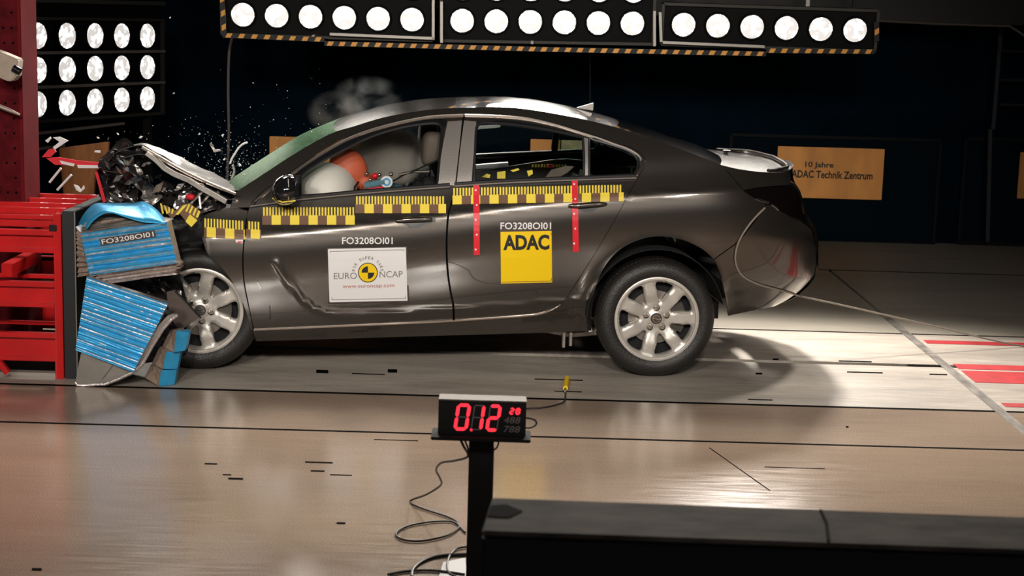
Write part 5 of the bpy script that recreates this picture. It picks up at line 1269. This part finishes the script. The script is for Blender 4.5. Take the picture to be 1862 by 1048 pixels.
# cables
def cab(name, pts, r, material, label, k=7):
    o = MB().tube(catmull(pts, k, ang=170), r, 7).build(name, material, smooth=True); tag(o, label, 'cable'); return o
A_ = lambda x, y: atY(x, y, YD + .03)
def Fl(x, y): p = atZ(x, y); p.z = .006; return p
yA = YD + .03
f0 = Fl(747, 913)
def drop(x, y, t): # from the post towards the floor point
    Y = yA + (f0.y - yA) * t; return atY(x, y, Y)
cab('display_cable', [A_(836, 797), A_(843, 812), A_(851, 830), drop(828, 838, .1), drop(803, 842, .25), drop(793, 855, .4), drop(800, 870, .55), drop(801, 883, .7), drop(775, 900, .85), f0, Fl(752, 921), Fl(785, 933), Fl(815, 943), Fl(832, 953), Fl(833, 964), Fl(810, 978), Fl(766, 987), Fl(735, 985), Fl(720, 976), Fl(728, 966), Fl(752, 957), Fl(795, 951), Fl(826, 953), Fl(846, 971)], .0042, 'cable', 'thin black cable from the timer box looping on the floor left of its post')
cab('display_cable', [A_(843, 797), A_(849, 810), A_(853, 824)], .003, 'cable', 'short black lead under the left end of the timer shelf', 3)
cab('display_cable', [A_(907, 797), A_(906, 808), A_(902, 816), A_(895, 820)], .003, 'cable', 'short black lead under the right end of the timer shelf', 3)
cab('floor_cable', [Fl(850, 997), Fl(830, 1001), Fl(818, 1013), Fl(813, 1030), Fl(816, 1044), Fl(830, 1052)], .004, 'cable', 'short black cable on the floor just left of the timer post foot')
cab('floor_cable', [Fl(850, 1011), Fl(800, 1014), Fl(770, 1023), Fl(752, 1037), Fl(748, 1052)], .006, 'cable', 'thick black cable curving off the bottom edge left of the timer post')
cab('floor_cable', [Fl(705, 1048), Fl(740, 1042), Fl(790, 1041), Fl(845, 1048)], .005, 'cable', 'black cable lying along the bottom edge of the picture')
cab('connector_cable', [Fl(872, 985), Fl(874, 900), Fl(880, 820), Fl(905, 770), Fl(945, 748), Fl(985, 744), Fl(1010, 739), Fl(1025, 733), Fl(1028, 722), Fl(1028, 714)], .0045, 'cable', 'thin dark cable running from behind the timer box to the yellow connector on the floor')
cab('display_cable', [A_(956, 760), A_(972, 764), A_(975, 772), A_(966, 778), A_(955, 778)], .003, 'cable', 'small cable loop at the right side of the timer box', 4)
a, b = Fl(1031, 693), Fl(1028, 712); a.z = b.z = .017
o = MB().tube([a, (a + b) / 2, b], .014, 12).build('connector', 'stick_yellow', smooth=True); MB().tube([b, b + (b - a) * .25], .006, 8).build('plug_tip', 'frame_grey', o); tag(o, 'yellow plug connector on the floor in front of the sill', 'connector')
p0, p1, p2, p3 = Fl(806, 1024), Fl(846, 1016), Fl(850, 1056), Fl(796, 1056)
o = MB().prism([Vector((p.x, p.y, .001)) for p in (p0, p1, p2, p3)], (0, 0, .002)).build('paper_sheet', 'white'); tag(o, 'white sheet on the floor at the foot of the timer post', 'paper')
# tether from the car tail to the floor
P = [CM @ hit(x, y, None, .008) for x, y in [(q.x, q.y) for q in catmull([(1391, 378, 0), (1375, 394, 0), (1360, 412, 0), (1345, 436, 0), (1338, 458, 0), (1338, 480, 0), (1350, 502, 0), (1378, 517, 0), (1410, 526, 0), (1440, 534, 0), (1455, 539, 0)], 4)]]
g = atZ(1862, 632); s0 = P[-1]; n = 16
for k in range(1, n + 1):
    t = k / n; x = 1455 + (1862 - 1455) * t; y = interp((1455, 1530, 1605, 1700, 1800, 1862), (539, 555, 572, 594, 618, 632), x); Y = s0.y + (g.y - s0.y) * t; P.append(atY(x, y, Y))
P.append(g + Vector((.6, .1, 0)))
for p in P: p.z = max(p.z, .007)
tag(MB().tube(P, .0055, 8).build('tether_cable', 'cable_tan', smooth=True), 'tan tether cable hanging from the car tail down to the floor at right', 'cable')

# ================================================================== foreground ledge
zL = 1.0
q = [atZ(895, 905, zL), atZ(1900, 942, zL), atZ(1900, 1002, zL), atZ(876, 966, zL)]
e = MB()
e.prism([(q[0].x, q[0].y, 0), (q[1].x, q[1].y, 0), (q[2].x, q[2].y, 0), (q[3].x, q[3].y, 0)], (0, 0, zL - .012))
e = e.build('ledge', 'matte_black', bevel=.006); tag(e, 'out of focus black ledge with worn grey top in the right foreground', 'ledge')
MB().prism([(p.x, p.y, zL - .012) for p in q], (0, 0, .012)).build('top_plate', mat('worn_grey_top', (.085, .070, .055), .85, spec=.12, var=.6, vscale=7, vstretch=(1, 2, 1)), e, bevel=.003)
p_ = [atZ(x, y, zL + .001) for x, y in ((893, 920), (920, 918), (950, 930), (925, 942), (886, 940))]
MB().prism(p_, (0, 0, .001)).build('black_stain', 'slot', e)
MB().tube([atZ(x, y, zL + .002) for x, y in ((1492, 928), (1502, 950), (1506, 985))], .003, 6).build('strap_mark', 'slot', e)

# ================================================================== smoke
def smoke(name, label, c, r, dens, col, seed, thr=.45, scale=6.0, rot=None):
    o = MB().ell((0, 0, 0), r, 24, 16, rot).build(name, None, smooth=True); o.location = c
    mt = bpy.data.materials.new('smoke'); mt.use_nodes = True; nt = mt.node_tree; nt.nodes.clear(); L = nt.links.new
    out = nt.nodes.new('ShaderNodeOutputMaterial'); v = nt.nodes.new('ShaderNodeVolumePrincipled'); v.inputs['Color'].default_value = (*col, 1); v.inputs['Anisotropy'].default_value = -.1
    tc = nt.nodes.new('ShaderNodeTexCoord'); mp = nt.nodes.new('ShaderNodeMapping'); mp.inputs['Location'].default_value = (seed, seed * .7, seed * .3); L(tc.outputs['Object'], mp.inputs[0])
    n = nt.nodes.new('ShaderNodeTexNoise'); n.inputs['Scale'].default_value = scale; n.inputs['Detail'].default_value = 4; n.inputs['Distortion'].default_value = .6; L(mp.outputs[0], n.inputs['Vector'])
    a = nt.nodes.new('ShaderNodeMapRange'); L(n.outputs[0], a.inputs[0]); a.inputs[1].default_value = thr; a.inputs[2].default_value = thr + .25; a.inputs[3].default_value = 0; a.inputs[4].default_value = 1
    mp2 = nt.nodes.new('ShaderNodeMapping'); mp2.inputs['Scale'].default_value = tuple(1 / x for x in r)
    L(tc.outputs['Object'], mp2.inputs[0]); ln = nt.nodes.new('ShaderNodeVectorMath'); ln.operation = 'LENGTH'; L(mp2.outputs[0], ln.inputs[0])
    f = nt.nodes.new('ShaderNodeMapRange'); L(ln.outputs['Value'], f.inputs[0]); f.inputs[1].default_value = .35; f.inputs[2].default_value = .98; f.inputs[3].default_value = dens; f.inputs[4].default_value = 0
    m_ = nt.nodes.new('ShaderNodeMath'); m_.operation = 'MULTIPLY'; L(a.outputs[0], m_.inputs[0]); L(f.outputs[0], m_.inputs[1]); L(m_.outputs[0], v.inputs['Density']); L(v.outputs[0], out.inputs['Volume'])
    o.data.materials.append(mt); tag(o, label, 'smoke', kind='stuff'); return o
smoke('smoke', 'thin smoke puff rising above the windscreen', atY(612, 205, 1.2), (.20, .2, .15), 1.3, (.8, .75, .7), 1.0)
smoke('smoke', 'faint smoke wisp above the front of the roof', atY(668, 175, 1.3), (.25, .2, .14), 1.6, (.7, .75, .75), 4.0)
smoke('smoke', 'grey airbag smoke filling the cabin behind the front side window', atY(703, 285, 1.0), (.29, .34, .20), 90, (.99, .93, .87), 2.0, .38, 7)
